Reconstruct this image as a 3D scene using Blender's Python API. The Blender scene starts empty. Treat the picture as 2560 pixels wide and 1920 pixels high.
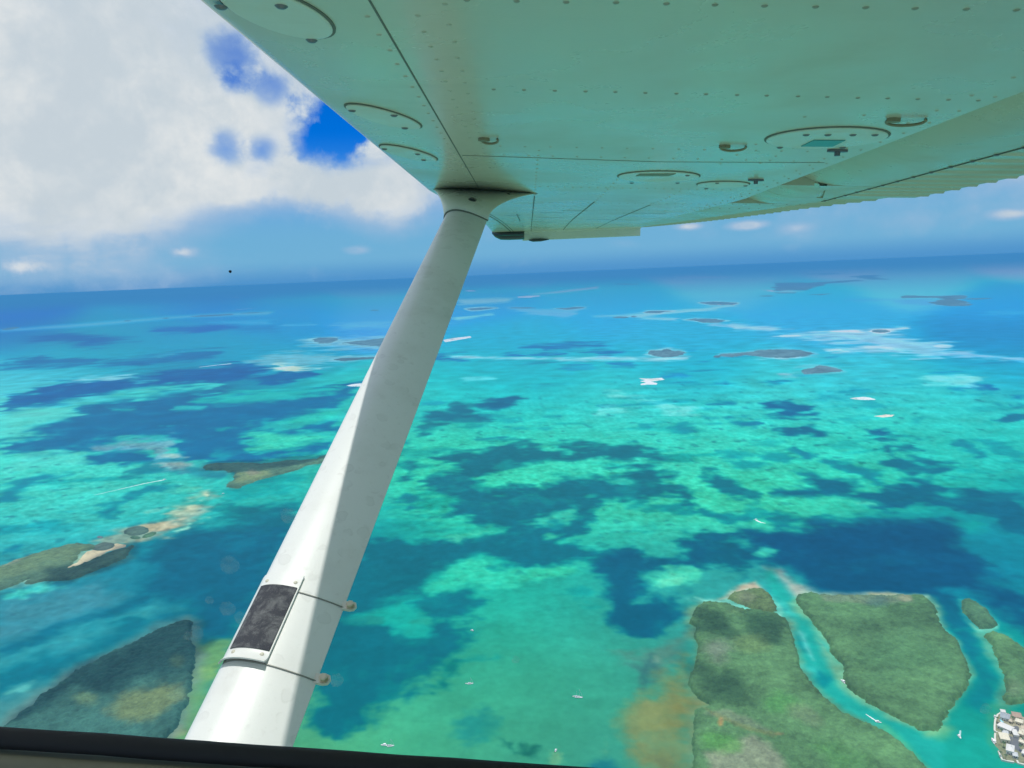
import bpy, bmesh, math, random
import numpy as np
from mathutils import Vector, Matrix

random.seed(7)
rng = np.random.default_rng(7)
SC = bpy.context.scene
COL = SC.collection
ALT = 700.0                      # height of the cabin above the water, metres

# ------------------------------------------------------------------ camera
IW, IH = 2560.0, 1920.0          # the measuring frame used for bearings
FL = IW * 26.0 / 36.0
PITCH, ROLL = math.radians(8.45), math.radians(2.38)
F = np.array([0, math.cos(PITCH), -math.sin(PITCH)])
U0 = np.array([0, math.sin(PITCH), math.cos(PITCH)])
X0 = np.array([1.0, 0, 0])
RT = math.cos(ROLL) * X0 - math.sin(ROLL) * U0
UP = math.sin(ROLL) * X0 + math.cos(ROLL) * U0
cam_data = bpy.data.cameras.new("camera")
cam_data.lens = 26.0
cam_data.sensor_width = 36.0
cam_data.clip_start = 0.02
cam_data.clip_end = 400000.0
cam = bpy.data.objects.new("camera", cam_data)
COL.objects.link(cam)
cam.matrix_world = Matrix(((RT[0], UP[0], -F[0], 0), (RT[1], UP[1], -F[1], 0), (RT[2], UP[2], -F[2], 0), (0, 0, 0, 1)))
SC.camera = cam

def ray(u, v):
    return F + (u - IW / 2) / FL * RT + (IH / 2 - v) / FL * UP
def unit(v):
    return v / np.linalg.norm(v)
# axes of the wing: s outboard, c aft, n up
Kx = 2560 / 2212.0
s_ = unit(ray(1140 * Kx, 588 * Kx))
c_ = unit(RT - .021 * UP); c_ = unit(c_ - (c_ @ s_) * s_)
n_ = unit(np.cross(c_, s_))
ORG = ray(1033 * Kx, 404 * Kx) * 2.4

# ------------------------------------------------------------------ sun, sky, exposure
sun_dir = unit(n_ - .108 * c_ + .05 * s_)
sun_el = math.asin(sun_dir[2]); sun_az = math.atan2(sun_dir[0], sun_dir[1])
sd = bpy.data.lights.new("sun", "SUN")
sd.energy = 2.8; sd.angle = math.radians(0.53); sd.color = (1.0, .965, .90)
sun = bpy.data.objects.new("sun", sd); COL.objects.link(sun)
sun.rotation_euler = Vector(sun_dir).to_track_quat('Z', 'Y').to_euler()

world = bpy.data.worlds.new("World"); SC.world = world
world.use_nodes = True
SC.view_settings.view_transform = 'Standard'
SC.view_settings.look = 'None'
SC.view_settings.exposure = 0.0
SC.view_settings.gamma = 1.0
SC.view_settings.use_curve_mapping = False
SC.render.engine = 'CYCLES'
SC.cycles.max_bounces = 6; SC.cycles.diffuse_bounces = 3; SC.cycles.glossy_bounces = 2
SC.cycles.transmission_bounces = 4; SC.cycles.volume_bounces = 0; SC.cycles.transparent_max_bounces = 8
SC.cycles.use_denoising = True
SC.cycles.sample_clamp_indirect = 6.0

class NT:
    """small helper for building node trees"""
    def __init__(self, tree):
        self.t = tree; self.n = tree.nodes; self.l = tree.links
    def new(self, typ, **kw):
        nd = self.n.new(typ)
        for k, v in kw.items(): setattr(nd, k, v)
        return nd
    def put(self, sock, val):
        if isinstance(val, bpy.types.NodeSocket): self.l.new(val, sock)
        elif val is not None: sock.default_value = val
    def math(self, op, a, b=None, c=None, clamp=False):
        nd = self.new("ShaderNodeMath", operation=op, use_clamp=clamp)
        self.put(nd.inputs[0], a); self.put(nd.inputs[1], b)
        if c is not None: self.put(nd.inputs[2], c)
        return nd.outputs[0]
    def vmath(self, op, a, b=None, out=0, scale=None):
        nd = self.new("ShaderNodeVectorMath", operation=op)
        self.put(nd.inputs[0], a); self.put(nd.inputs[1], b)
        if scale is not None: self.put(nd.inputs[3], scale)
        return nd.outputs[out]
    def ramp(self, x, lo, hi, a=0.0, b=1.0):
        nd = self.new("ShaderNodeMapRange", interpolation_type='SMOOTHSTEP')
        self.put(nd.inputs[0], x); nd.inputs[1].default_value = lo; nd.inputs[2].default_value = hi
        nd.inputs[3].default_value = a; nd.inputs[4].default_value = b
        return nd.outputs[0]
    def noise(self, vec, scale, detail=6.0, rough=.55, dist=0.0, out=0, dim='3D'):
        nd = self.new("ShaderNodeTexNoise", noise_dimensions=dim)
        self.put(nd.inputs["Vector"], vec)
        nd.inputs["Scale"].default_value = scale; nd.inputs["Detail"].default_value = detail
        nd.inputs["Roughness"].default_value = rough; nd.inputs["Distortion"].default_value = dist
        return nd.outputs[out]
    def mix(self, f, a, b, blend='MIX'):
        nd = self.new("ShaderNodeMix", data_type='RGBA', blend_type=blend)
        self.put(nd.inputs[0], f); self.put(nd.inputs[6], a); self.put(nd.inputs[7], b)
        return nd.outputs[2]

def srgb(r, g, b):
    return tuple(((x / 255) / 12.92 if x / 255 <= .04045 else ((x / 255 + .055) / 1.055) ** 2.4) for x in (r, g, b))
def c4(t): return (t[0], t[1], t[2], 1.0)

SKY_S = 0.11
def build_sky():
    w = NT(world.node_tree); w.n.clear()
    out = w.new("ShaderNodeOutputWorld")
    sky = w.new("ShaderNodeTexSky", sky_type='NISHITA')
    sky.sun_disc = False; sky.sun_elevation = sun_el; sky.sun_rotation = sun_az
    sky.altitude = ALT; sky.air_density = 1.0; sky.dust_density = .2; sky.ozone_density = 4.0
    hs = w.new("ShaderNodeHueSaturation"); hs.inputs["Saturation"].default_value = 1.6; w.l.new(w.mix(1.0, sky.outputs[0], c4((.85, .80, 1.10)), 'MULTIPLY'), hs.inputs["Color"])
    bg = w.new("ShaderNodeBackground"); w.l.new(hs.outputs[0], bg.inputs[0]); bg.inputs[1].default_value = SKY_S
    tc = w.new("ShaderNodeTexCoord")
    d = w.vmath('NORMALIZE', tc.outputs["Generated"])
    sep = w.new("ShaderNodeSeparateXYZ"); w.l.new(d, sep.inputs[0])
    z = sep.outputs[2]
    # the cloud deck seen in perspective: bearings divided by height
    zz = w.math('ADD', w.math('MAXIMUM', z, 0.0), .22)
    comb = w.new("ShaderNodeCombineXYZ")
    w.l.new(w.math('DIVIDE', sep.outputs[0], zz), comb.inputs[0])
    w.l.new(w.math('DIVIDE', sep.outputs[1], zz), comb.inputs[1])
    vec = comb.outputs[0]
    big = w.noise(vec, .9, 8, .55, .3)
    fine = w.noise(d, 9.0, 9, .6, .25)
    puff = w.noise(d, 26.0, 7, .6, .2)
    # cloud cover: scattered low near the horizon, a heavy bank from a few degrees up
    cover = w.ramp(z, -.02, .18, -.36, .22)
    f = w.math('ADD', w.math('ADD', w.math('MULTIPLY', w.math('SUBTRACT', big, .5), .85), cover), w.math('MULTIPLY', w.math('SUBTRACT', fine, .5), .62))
    f = w.math('ADD', f, w.math('MULTIPLY', w.math('SUBTRACT', puff, .5), .32))
    f = w.math('ADD', f, .5)
    # clear gaps and thick banks, each at its own bearing
    def blob(px, py, rad, amt, f, flat=1.0, wob=.9):
        dd = unit(ray(px, py))
        dv = w.vmath('SUBTRACT', d, tuple(dd))
        dv = w.vmath('MULTIPLY', dv, (1.0, 1.0, flat))
        dist = w.vmath('LENGTH', dv, None, out=1)
        dist = w.math('ADD', dist, w.math('MULTIPLY', w.math('SUBTRACT', fine, .5), rad * wob * 1.5))
        dist = w.math('ADD', dist, w.math('MULTIPLY', w.math('SUBTRACT', puff, .5), rad * wob * 1.4))
        return w.math('ADD', f, w.math('MULTIPLY', w.ramp(dist, rad, rad * .1), amt))
    for b in SKY_BLOBS: f = blob(b[0], b[1], b[2], b[3], f, b[4] if len(b) > 4 else 1.0)
    mask = w.ramp(f, .20, .80)
    thick = w.ramp(f, .50, .90)
    shade = w.noise(d, 5.0, 7, .6, .3)
    col = w.mix(w.ramp(w.math('ADD', w.math('MULTIPLY', shade, .65), w.math('MULTIPLY', puff, .35)), .38, .62), c4((.64, .72, .79)), c4((.88, .90, .91)))
    col = w.mix(thick, c4((.42, .58, .80)), col)
    bgc = w.new("ShaderNodeBackground"); w.l.new(col, bgc.inputs[0]); bgc.inputs[1].default_value = .90
    # milky air towards the horizon
    bgl = w.new("ShaderNodeBackground"); bgl.inputs[0].default_value = c4(srgb(104, 172, 224)); bgl.inputs[1].default_value = 1.0
    low = w.ramp(z, .19, .045, 0, .97)
    bgl_c = w.mix(w.ramp(z, .032, .0), c4(srgb(112, 177, 216)), c4(srgb(74, 148, 206))); w.l.new(bgl_c, bgl.inputs[0])
    m0 = w.new("ShaderNodeMixShader"); w.l.new(low, m0.inputs[0]); w.l.new(bg.outputs[0], m0.inputs[1]); w.l.new(bgl.outputs[0], m0.inputs[2])
    m1 = w.new("ShaderNodeMixShader"); w.l.new(mask, m1.inputs[0]); w.l.new(m0.outputs[0], m1.inputs[1]); w.l.new(bgc.outputs[0], m1.inputs[2])
    w.l.new(m1.outputs[0], out.inputs[0])
SKY_BLOBS = [
    (578, 150, .042, -.34), (582, 205, .024, -.30), (668, 226, .028, -.30), (855, 338, .066, -.72), (900, 318, .04, -.4), (770, 352, .034, -.16), (560, 360, .038, -.34), (655, 375, .030, -.32), 
    (60, 260, .40, .24), (330, 280, .12, .14), (620, 300, .05, .14), (610, 480, .05, .14, 2.2), (970, 490, .085, .42, 1.2), (840, 465, .06, .26), (610, 480, .05, .16, 1.6), (720, 440, .06, .18), (120, 520, .24, .15, 1.5),
    (700, 590, .16, -.25, 3.0),
    (893, 626, .030, .42, 3.0), (455, 632, .026, .30, 2.5), (50, 667, .030, .26, 2.5),
    (1722, 566, .028, .44, 3.5), (1868, 564, .032, .44, 4.0), (2530, 535, .040, .40, 4.0), (1990, 570, .03, .2, 3.0), (1560, 610, .04, .12, 4),
]
build_sky()

# ------------------------------------------------------------------ materials
def mat(name, color, rough=.5, metal=0.0, spec=.5, build=None, coat=0.0):
    m = bpy.data.materials.new(name); m.use_nodes = True
    t = NT(m.node_tree)
    p = m.node_tree.nodes["Principled BSDF"]
    p.inputs["Base Color"].default_value = c4(color); p.inputs["Roughness"].default_value = rough
    p.inputs["Metallic"].default_value = metal; p.inputs["Specular IOR Level"].default_value = spec
    p.inputs["Coat Weight"].default_value = coat; p.inputs["Coat Roughness"].default_value = .12
    if build: build(t, p)
    return m

def paint_build(base, dirt, scale, amt, bump=.0006, orange=240.0):
    def f(t, p):
        tc = t.new("ShaderNodeTexCoord"); o = tc.outputs["Object"]
        a = t.noise(o, scale, 6, .6, .3)
        streak = t.vmath('MULTIPLY', o, (1.2, 9.0, 4.0))
        b = t.noise(streak, scale * .7, 5, .6)
        k = t.math('MULTIPLY', t.ramp(a, .48, .78), amt)
        k2 = t.math('MULTIPLY', t.ramp(b, .52, .8), amt * .7)
        col = t.mix(k, c4(base), c4(dirt)); col = t.mix(k2, col, c4(dirt))
        t.l.new(col, p.inputs["Base Color"])
        t.l.new(t.ramp(a, .3, .8, p.inputs["Roughness"].default_value * .8, p.inputs["Roughness"].default_value * 1.5), p.inputs["Roughness"])
        bm = t.new("ShaderNodeBump"); bm.inputs["Strength"].default_value = .35; bm.inputs["Distance"].default_value = bump
        wv = t.math('ADD', t.math('MULTIPLY', t.noise(o, 5.0, 2), 6.0), t.math('MULTIPLY', t.noise(o, orange, 2), .35))
        t.l.new(wv, bm.inputs["Height"]); t.l.new(bm.outputs[0], p.inputs["Normal"])
    return f
M = {}
M['wing'] = mat("wing_paint", (.74, .67, .52), .28, spec=.5, coat=.22, build=paint_build((.74, .67, .52), (.52, .46, .34), 3.0, .32, bump=.0012))
M['cover'] = mat("cover_paint", (.80, .79, .68), .3, build=paint_build((.80, .79, .68), (.62, .58, .47), 9.0, .25))
M['flap'] = mat("flap_paint", (.64, .63, .50), .3, build=paint_build((.64, .63, .50), (.46, .43, .33), 4.0, .35))
M['seam'] = mat("seam_sealant", (.17, .18, .15), .7)
M['green_lens'] = mat("green_lens", (.03, .16, .13), .15, coat=.5)
M['screw'] = mat("screw_steel", (.22, .21, .24), .4, .7)
M['rivet'] = mat("rivet_paint", (.58, .55, .45), .45)
M['rivetd'] = mat("rivet_grimy", (.40, .38, .31), .5)
M['dark'] = mat("dark_gap", (.02, .02, .02), .8)
M['lens'] = mat("dark_lens", (.03, .04, .05), .12, coat=.5)
M['drainplate'] = mat("drain_plate", (.10, .36, .34), .35, .3)
M['bronze'] = mat("loop_metal", (.36, .30, .20), .5, .5)

def strut_build(t, p):
    tc = t.new("ShaderNodeTexCoord"); o = tc.outputs["Object"]
    a = t.noise(o, 7.0, 6, .6); k = t.math('ADD', t.math('MULTIPLY', t.ramp(a, .48, .75), .30), t.math('MULTIPLY', t.ramp(t.noise(o, 90, 4, .65), .56, .72), .16))
    v = t.new("ShaderNodeTexVoronoi", feature='DISTANCE_TO_EDGE'); t.l.new(t.vmath('ADD', o, t.vmath('SCALE', t.noise(o, 25, 3, .5, out=1), scale=.02)), v.inputs["Vector"])
    v.inputs["Scale"].default_value = 38.0
    v2 = t.new("ShaderNodeTexVoronoi"); t.l.new(t.vmath('ADD', o, t.vmath('SCALE', t.noise(o, 60, 3, .5, out=1), scale=.012)), v2.inputs["Vector"]); v2.inputs["Scale"].default_value = 36.0
    ring = t.math('SUBTRACT', t.ramp(v2.outputs["Distance"], .30, .36), t.ramp(v2.outputs["Distance"], .37, .44))
    some = t.ramp(t.noise(o, 22, 2), .52, .60)
    spots = t.math('MULTIPLY', t.ramp(v2.outputs["Distance"], .42, .30), some)
    col = t.mix(k, c4((.79, .79, .775)), c4((.55, .53, .49)))
    col = t.mix(t.math('MULTIPLY', t.math('MULTIPLY', ring, some), .16), col, c4((.45, .44, .42)))
    col = t.mix(t.math('MULTIPLY', spots, .14), col, c4((.5, .5, .48)))
    t.l.new(col, p.inputs["Base Color"])
    bm = t.new("ShaderNodeBump"); bm.inputs["Strength"].default_value = .25; bm.inputs["Distance"].default_value = .0004
    t.l.new(t.noise(o, 300, 3), bm.inputs["Height"]); t.l.new(bm.outputs[0], p.inputs["Normal"])
M['strut'] = mat("strut_paint", (.80, .80, .78), .33, build=strut_build)
M['plate'] = mat("step_plate_paint", (.82, .80, .80), .4, build=strut_build)
def grip_build(t, p):
    tc = t.new("ShaderNodeTexCoord"); o = tc.outputs["Object"]
    a = t.noise(o, 42, 6, .68, .4); b = t.noise(o, 900, 2, .6)
    col = t.mix(t.ramp(a, .44, .66), c4((.05, .053, .068)), c4((.155, .16, .17)))
    col = t.mix(t.math('MULTIPLY', t.ramp(b, .66, .74), .6), col, c4((.5, .5, .52)))
    t.l.new(col, p.inputs["Base Color"])
    bm = t.new("ShaderNodeBump"); bm.inputs["Strength"].default_value = .8; bm.inputs["Distance"].default_value = .0015
    t.l.new(b, bm.inputs["Height"]); t.l.new(bm.outputs[0], p.inputs["Normal"])
M['grip'] = mat("grip_pad", (.06, .06, .07), .9, build=grip_build)
M['band'] = mat("clamp_band", (.30, .30, .28), .45, .6)
M['bolt'] = mat("bolt_zinc", (.62, .55, .42), .4, .7)
M['tab'] = mat("clamp_tab", (.66, .64, .56), .45, .4)
M['gasket'] = mat("window_gasket", (.012, .011, .014), .75)
def trim_build(t, p):
    tc = t.new("ShaderNodeTexCoord"); o = tc.outputs["Object"]
    col = t.mix(t.noise(o, 14, 5, .6), c4((.16, .14, .09)), c4((.30, .26, .19)))
    t.l.new(col, p.inputs["Base Color"])
M['trim'] = mat("cabin_trim", (.25, .22, .17), .8, build=trim_build)
M['fuselage'] = mat("fuselage_paint", (.8, .8, .78), .35)

# ------------------------------------------------------------------ small mesh helpers
def link(name, verts, faces, m=None, parent=None, smooth=False, loc=None):
    me = bpy.data.meshes.new(name)
    me.from_pydata([tuple(map(float, v)) for v in verts], [], [tuple(int(i) for i in f) for f in faces]); me.update()
    if m is not None: me.materials.append(m)
    if smooth: me.polygons.foreach_set("use_smooth", [True] * len(me.polygons))
    o = bpy.data.objects.new(name, me); COL.objects.link(o)
    if parent is not None: o.parent = parent
    if loc is not None: o.location = loc
    return o
def empty(name, loc=(0, 0, 0), rz=0.0):
    o = bpy.data.objects.new(name, None); COL.objects.link(o)
    o.location = loc; o.rotation_euler = (0, 0, rz); o.empty_display_size = .2
    return o
def tag(o, label=None, cat=None, group=None, kind=None):
    if label: o['label'] = label
    if cat: o['category'] = cat
    if group: o['group'] = group
    if kind: o['kind'] = kind
    return o
def dup(root, loc=None, rz=None):
    r = root.copy(); COL.objects.link(r)
    if loc is not None: r.location = loc
    if rz is not None: r.rotation_euler = (0, 0, rz)
    for ch in list(root.children):
        k = ch.copy(); COL.objects.link(k); k.parent = r
        for g in list(ch.children):
            d = g.copy(); COL.objects.link(d); d.parent = k
    return r
def loft(rings, closed=True, cap=True):
    """faces joining a list of equal-length rings"""
    V, Fc = [], []
    n = len(rings[0])
    for r in rings: V += list(r)
    for i in range(len(rings) - 1):
        for j in range(n if closed else n - 1):
            a, b = i * n + j, i * n + (j + 1) % n
            Fc.append((a, b, b + n, a + n))
    if cap and closed:
        Fc.append(tuple(range(n - 1, -1, -1))); Fc.append(tuple(range((len(rings) - 1) * n, len(rings) * n)))
    return V, Fc
def merge(*parts):
    V, Fc = [], []
    for v, f in parts:
        o = len(V); V += list(v); Fc += [tuple(i + o for i in q) for q in f]
    return V, Fc
def box(x0, x1, y0, y1, z0, z1):
    V = [(x, y, z) for z in (z0, z1) for y in (y0, y1) for x in (x0, x1)]
    return V, [(0, 2, 3, 1), (4, 5, 7, 6), (0, 1, 5, 4), (2, 6, 7, 3), (0, 4, 6, 2), (1, 3, 7, 5)]
def tube(pts, rad, k=8):
    pts = [np.asarray(p, float) for p in pts]
    rings = []
    for i, p in enumerate(pts):
        t = unit(pts[min(i + 1, len(pts) - 1)] - pts[max(i - 1, 0)])
        a = np.cross(t, [0, 0, 1.0])
        if np.linalg.norm(a) < 1e-3: a = np.cross(t, [1.0, 0, 0])
        a = unit(a); b = np.cross(t, a)
        rr = rad[i] if isinstance(rad, (list, tuple)) else rad
        rings.append([p + rr * (math.cos(2 * math.pi * j / k) * a + math.sin(2 * math.pi * j / k) * b) for j in range(k)])
    return loft(rings)

# ------------------------------------------------------------------ noise on world positions (numpy)
_perm = np.random.default_rng(11).permutation(4096)
_grad = np.random.default_rng(12).uniform(0, 2 * np.pi, 4096)
_gx, _gy = np.cos(_grad), np.sin(_grad)
def gnoise(x, y):
    xi, yi = np.floor(x).astype(np.int64), np.floor(y).astype(np.int64)
    xf, yf = x - xi, y - yi
    u, v = xf * xf * xf * (xf * (xf * 6 - 15) + 10), yf * yf * yf * (yf * (yf * 6 - 15) + 10)
    def g(i, j):
        h = _perm[(_perm[(xi + i) & 4095] + yi + j) & 4095]
        return _gx[h] * (xf - i) + _gy[h] * (yf - j)
    a = g(0, 0); a = a + u * (g(1, 0) - a)
    b = g(0, 1); b = b + u * (g(1, 1) - b)
    return (a + v * (b - a)) * 1.5
def fbm(x, y, wl, octv, cell=None, gain=.55, ox=0.0):
    out = np.zeros_like(x); amp = 1.0; tot = 0.0
    for k in range(octv):
        w = wl / 2.03 ** k
        a = amp
        nse = gnoise(x / w + 17.3 * k + ox, y / w - 9.1 * k + ox * 1.7)
        if cell is not None:
            a = amp * np.clip((w / (cell + 1e-6) - 1.2) / 1.8, 0, 1)
        out += a * nse; tot += amp; amp *= gain
    return out / tot * 1.6
def srgb_arr(c):
    c = np.asarray(c, float) / 255
    return np.where(c <= .04045, c / 12.92, ((c + .055) / 1.055) ** 2.4)
def sstep(e0, e1, x):
    t = np.clip((x - e0) / (e1 - e0), 0, 1); return t * t * (3 - 2 * t)
def bearings(X, Y, Z):
    d = X * F[0] + Y * F[1] + Z * F[2]
    d = np.where(d > 1e-3, d, np.nan)
    return IW / 2 + FL * (X * RT[0] + Y * RT[1] + Z * RT[2]) / d, IH / 2 - FL * (X * UP[0] + Y * UP[1] + Z * UP[2]) / d
def ground(u, v, z=-ALT):
    d = ray(u, v); return d * (z / d[2])
def poly_sd(px, py, poly):
    """signed distance to a polygon, negative inside"""
    poly = np.asarray(poly, float)
    d = np.full(px.shape, 1e18); inside = np.zeros(px.shape, bool)
    for i in range(len(poly)):
        a, b = poly[i], poly[(i + 1) % len(poly)]
        e = b - a; wx, wy = px - a[0], py - a[1]
        t = np.clip((wx * e[0] + wy * e[1]) / max(1e-9, e @ e), 0, 1)
        d = np.minimum(d, (wx - e[0] * t) ** 2 + (wy - e[1] * t) ** 2)
        if a[1] != b[1]:
            c = ((a[1] > py) != (b[1] > py)) & (px < (b[0] - a[0]) * (py - a[1]) / (b[1] - a[1]) + a[0])
            inside ^= c
    return np.where(inside, -1, 1) * np.sqrt(d)

# sheets on which the survey of the water was noted: origin and scale of each
SH = {'A': (0, 700, .4521), 'B': (0, 1150, .4521), 'C': (900, 900, .3797), 'D': (1720, 900, .3797), 'E': (740, 1350, .4792),
      'F': (1100, 650, .33), 'G': (1830, 650, .33), 'R': (1700, 1380, .3888), 'N': (0, 0, 1.0), 'S': (2360, 1700, .1326)}
def nat(sh, pts):
    x0, y0, k = SH[sh]; return [(x0 + k * x, y0 + k * y) for x, y in pts]
def bean(cx, cy, rx, ry, ang=0, n=14):
    a = math.radians(ang)
    return [(cx + rx * math.cos(t) * math.cos(a) - ry * math.sin(t) * math.sin(a), cy + rx * math.cos(t) * math.sin(a) + ry * math.sin(t) * math.cos(a)) for t in np.linspace(0, 2 * math.pi, n + 1)[:-1]]

# ------------------------------------------------------------------ islands (outlines first: the shallows follow them)
ISL = {}
def isl(key, sh, pts): ISL[key] = nat(sh, pts)
isl('tri', 'B', [(40,1480),(100,1410),(180,1370),(220,1310),(330,1250),(400,1180),(500,1140),(620,1070),(740,1020),(860,950),(940,920),(1030,890),(1060,905),(1055,960),(1075,1050),(1065,1200),(1060,1270),(1030,1300),(1030,1360),(990,1470),(900,1560),(600,1659),(-200,1700),(-150,1560)])
isl('spit', 'B', [(0,590),(140,545),(290,500),(430,465),(530,465),(520,490),(440,510),(430,550),(370,600),(430,590),(560,530),(700,490),(735,470),(730,490),(700,540),(560,600),(400,660),(250,670),(130,695),(180,650),(60,700),(0,725),(-300,800),(-300,680)])
isl('clump1', 'B', bean(575, 480, 62, 22, -8)); isl('clump2', 'B', bean(755, 394, 72, 24, -6)); isl('clump3', 'B', bean(825, 415, 44, 11, -18)); isl('clump4', 'B', bean(748, 430, 32, 9)); isl('clump5', 'B', bean(553, 427, 19, 7))
isl('wing', 'B', [(1110,50),(1130,35),(1220,20),(1500,20),(1620,5),(1740,0),(1800,-20),(1860,-34),(1880,-20),(1850,0),(1700,30),(1560,75),(1400,120),(1320,155),(1255,150),(1290,110),(1290,70),(1240,55),(1150,55)])
isl('pair1', 'A', [(1725,330),(1760,320),(1850,320),(1872,328),(1830,348),(1770,350)])
isl('pair2', 'A', [(1900,348),(1960,340),(2120,322),(2250,316),(2260,362),(2100,368),(2000,362)])
isl('low', 'A', [(1840,440),(1900,430),(2000,428),(2090,425),(2120,432),(2000,440),(1900,450)])
isl('dia', 'F', [(1575,705),(1590,690),(1650,690),(1720,675),(1770,690),(1830,692),(1858,705),(1800,730),(1700,738),(1620,725)])
isl('long', 'G', [(-80,715),(0,712),(100,705),(200,685),(400,678),(520,685),(620,708),(560,725),(420,745),(340,740),(200,728),(100,722),(0,735),(-70,730)])
isl('dot', 'F', bean(2100, 732, 30, 8))
isl('dart', 'G', [(525,835),(640,815),(665,800),(690,803),(760,815),(850,840),(700,855),(540,867)])
isl('bar', 'G', bean(1125, 540, 66, 11))
isl('hour', 'G', [(1280,290),(1320,270),(1500,275),(1780,268),(1720,300),(1800,335),(1790,345),(1660,348),(1520,338),(1580,310),(1575,285),(1400,285)])
isl('hourtail', 'G', [(1730,297),(1860,290),(1990,292),(1860,299)])
isl('maze', 'G', [(310,210),(350,200),(320,172),(600,172),(860,156),(960,149),(1000,158),(700,180),(640,200),(580,215),(560,230),(450,225),(400,230),(330,235)])
isl('mazebar', 'G', [(320,245),(490,247),(480,252),(340,253)])
isl('fork', 'G', [(890,125),(1000,115),(1160,118),(1060,130),(1200,147),(1080,152),(1000,140)])
isl('sliver', 'G', [(570,264),(660,260),(760,255),(680,266)]); isl('sliver2', 'G', bean(265, 273, 56, 4)); isl('strip', 'G', [(470,106),(800,100),(880,98),(700,110)])
isl('cap', 'N', [(1747,757),(1785,754),(1815,756),(1846,757),(1830,762),(1780,762)])
isl('snake', 'F', [(1545,402),(1570,388),(1770,385),(1700,393),(1670,402)])
isl('speck1', 'F', bean(1370, 435, 62, 6)); isl('speck2', 'F', bean(1468, 430, 24, 5))
isl('fish', 'F', [(1860,455),(1920,445),(2090,448),(2158,460),(2100,475),(1980,474),(1950,460)])
isl('hair', 'F', bean(630, 363, 104, 4)); isl('bird', 'F', [(875,367),(960,365),(1010,355),(1100,358),(1050,368),(960,377)])
isl('keel', 'F', [(200,370),(330,360),(430,362),(300,380),(240,382)])
isl('thread', 'F', bean(1420, 183, 104, 4))
isl('line1', 'A', [(1050,202),(1120,195),(1280,188),(1290,193),(1120,203)]); isl('line2', 'A', [(1330,184),(1400,179),(1468,177),(1400,184)]); isl('line3', 'A', bean(915, 211, 18, 3)); isl('line4', 'A', bean(60, 268, 45, 6, -8)); isl('line5', 'A', bean(2072, 168, 26, 3)); isl('line6', 'A', bean(705, 226, 18, 3))
isl('main', 'R', [(80,400),(100,360),(160,335),(300,335),(420,375),(600,400),(690,440),(720,540),(760,650),(775,740),(850,860),(960,960),(1060,1040),(1180,1100),(1300,1170),(1430,1250),(1500,1310),(1580,1389),(1700,1500),(1600,1700),(100,1700),(95,1389),(110,1300),(95,1200),(100,1100),(95,1020),(200,990),(120,950),(90,900),(50,850),(75,780),(100,760),(110,700),(120,620),(75,540),(100,480),(60,460)])
isl('point', 'R', [(290,300),(350,265),(440,245),(520,245),(580,280),(620,350),(625,382),(540,385),(400,345)])
isl('heart', 'R', [(745,310),(750,285),(830,270),(900,285),(1100,285),(1400,290),(1560,285),(1610,330),(1650,390),(1720,500),(1800,590),(1840,690),(1875,760),(1850,860),(1800,930),(1760,990),(1700,1080),(1680,1130),(1640,1155),(1540,1150),(1400,1080),(1200,970),(1080,880),(1050,830),(1040,740),(980,640),(920,530),(860,460),(800,390)])
isl('tear', 'R', [(1810,310),(1870,310),(1980,380),(2050,470),(2000,495),(1930,495),(1870,450),(1830,390)])
isl('east', 'R', [(1950,540),(2010,525),(2120,560),(2212,630),(2400,760),(2500,1000),(2400,1000),(2212,975),(2150,985),(2080,1000),(2080,940),(2110,800),(2070,740),(2020,660),(1990,580)])
isl('town', 'R', [(2020,1060),(2080,1030),(2212,1060),(2450,1100),(2500,1500),(2212,1362),(2080,1345),(2050,1280),(2010,1230),(2020,1160)])

# ------------------------------------------------------------------ the sea: one sheet to the horizon, finer near the aeroplane
R_FAR = 110000.0
az_in = np.radians(np.linspace(-43, 43, 880))
az_out = np.radians(np.linspace(43, 317, 90))[1:-1]
az = np.concatenate([az_in, az_out])
dep = np.concatenate([np.linspace(math.degrees(math.atan(ALT / R_FAR)), 8, 330, endpoint=False), np.linspace(8, 40, 400), np.linspace(40, 88, 26)[1:]])
rad = ALT / np.tan(np.radians(dep))
A_, D_ = np.meshgrid(az, rad, indexing='xy')
SX, SY = D_ * np.sin(A_), D_ * np.cos(A_)
nr, na = SX.shape
DIST = np.sqrt(D_ ** 2 + ALT ** 2)
cell = DIST * .0017 * np.where(D_ > 1, np.sqrt(DIST / ALT), 1)

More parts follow.
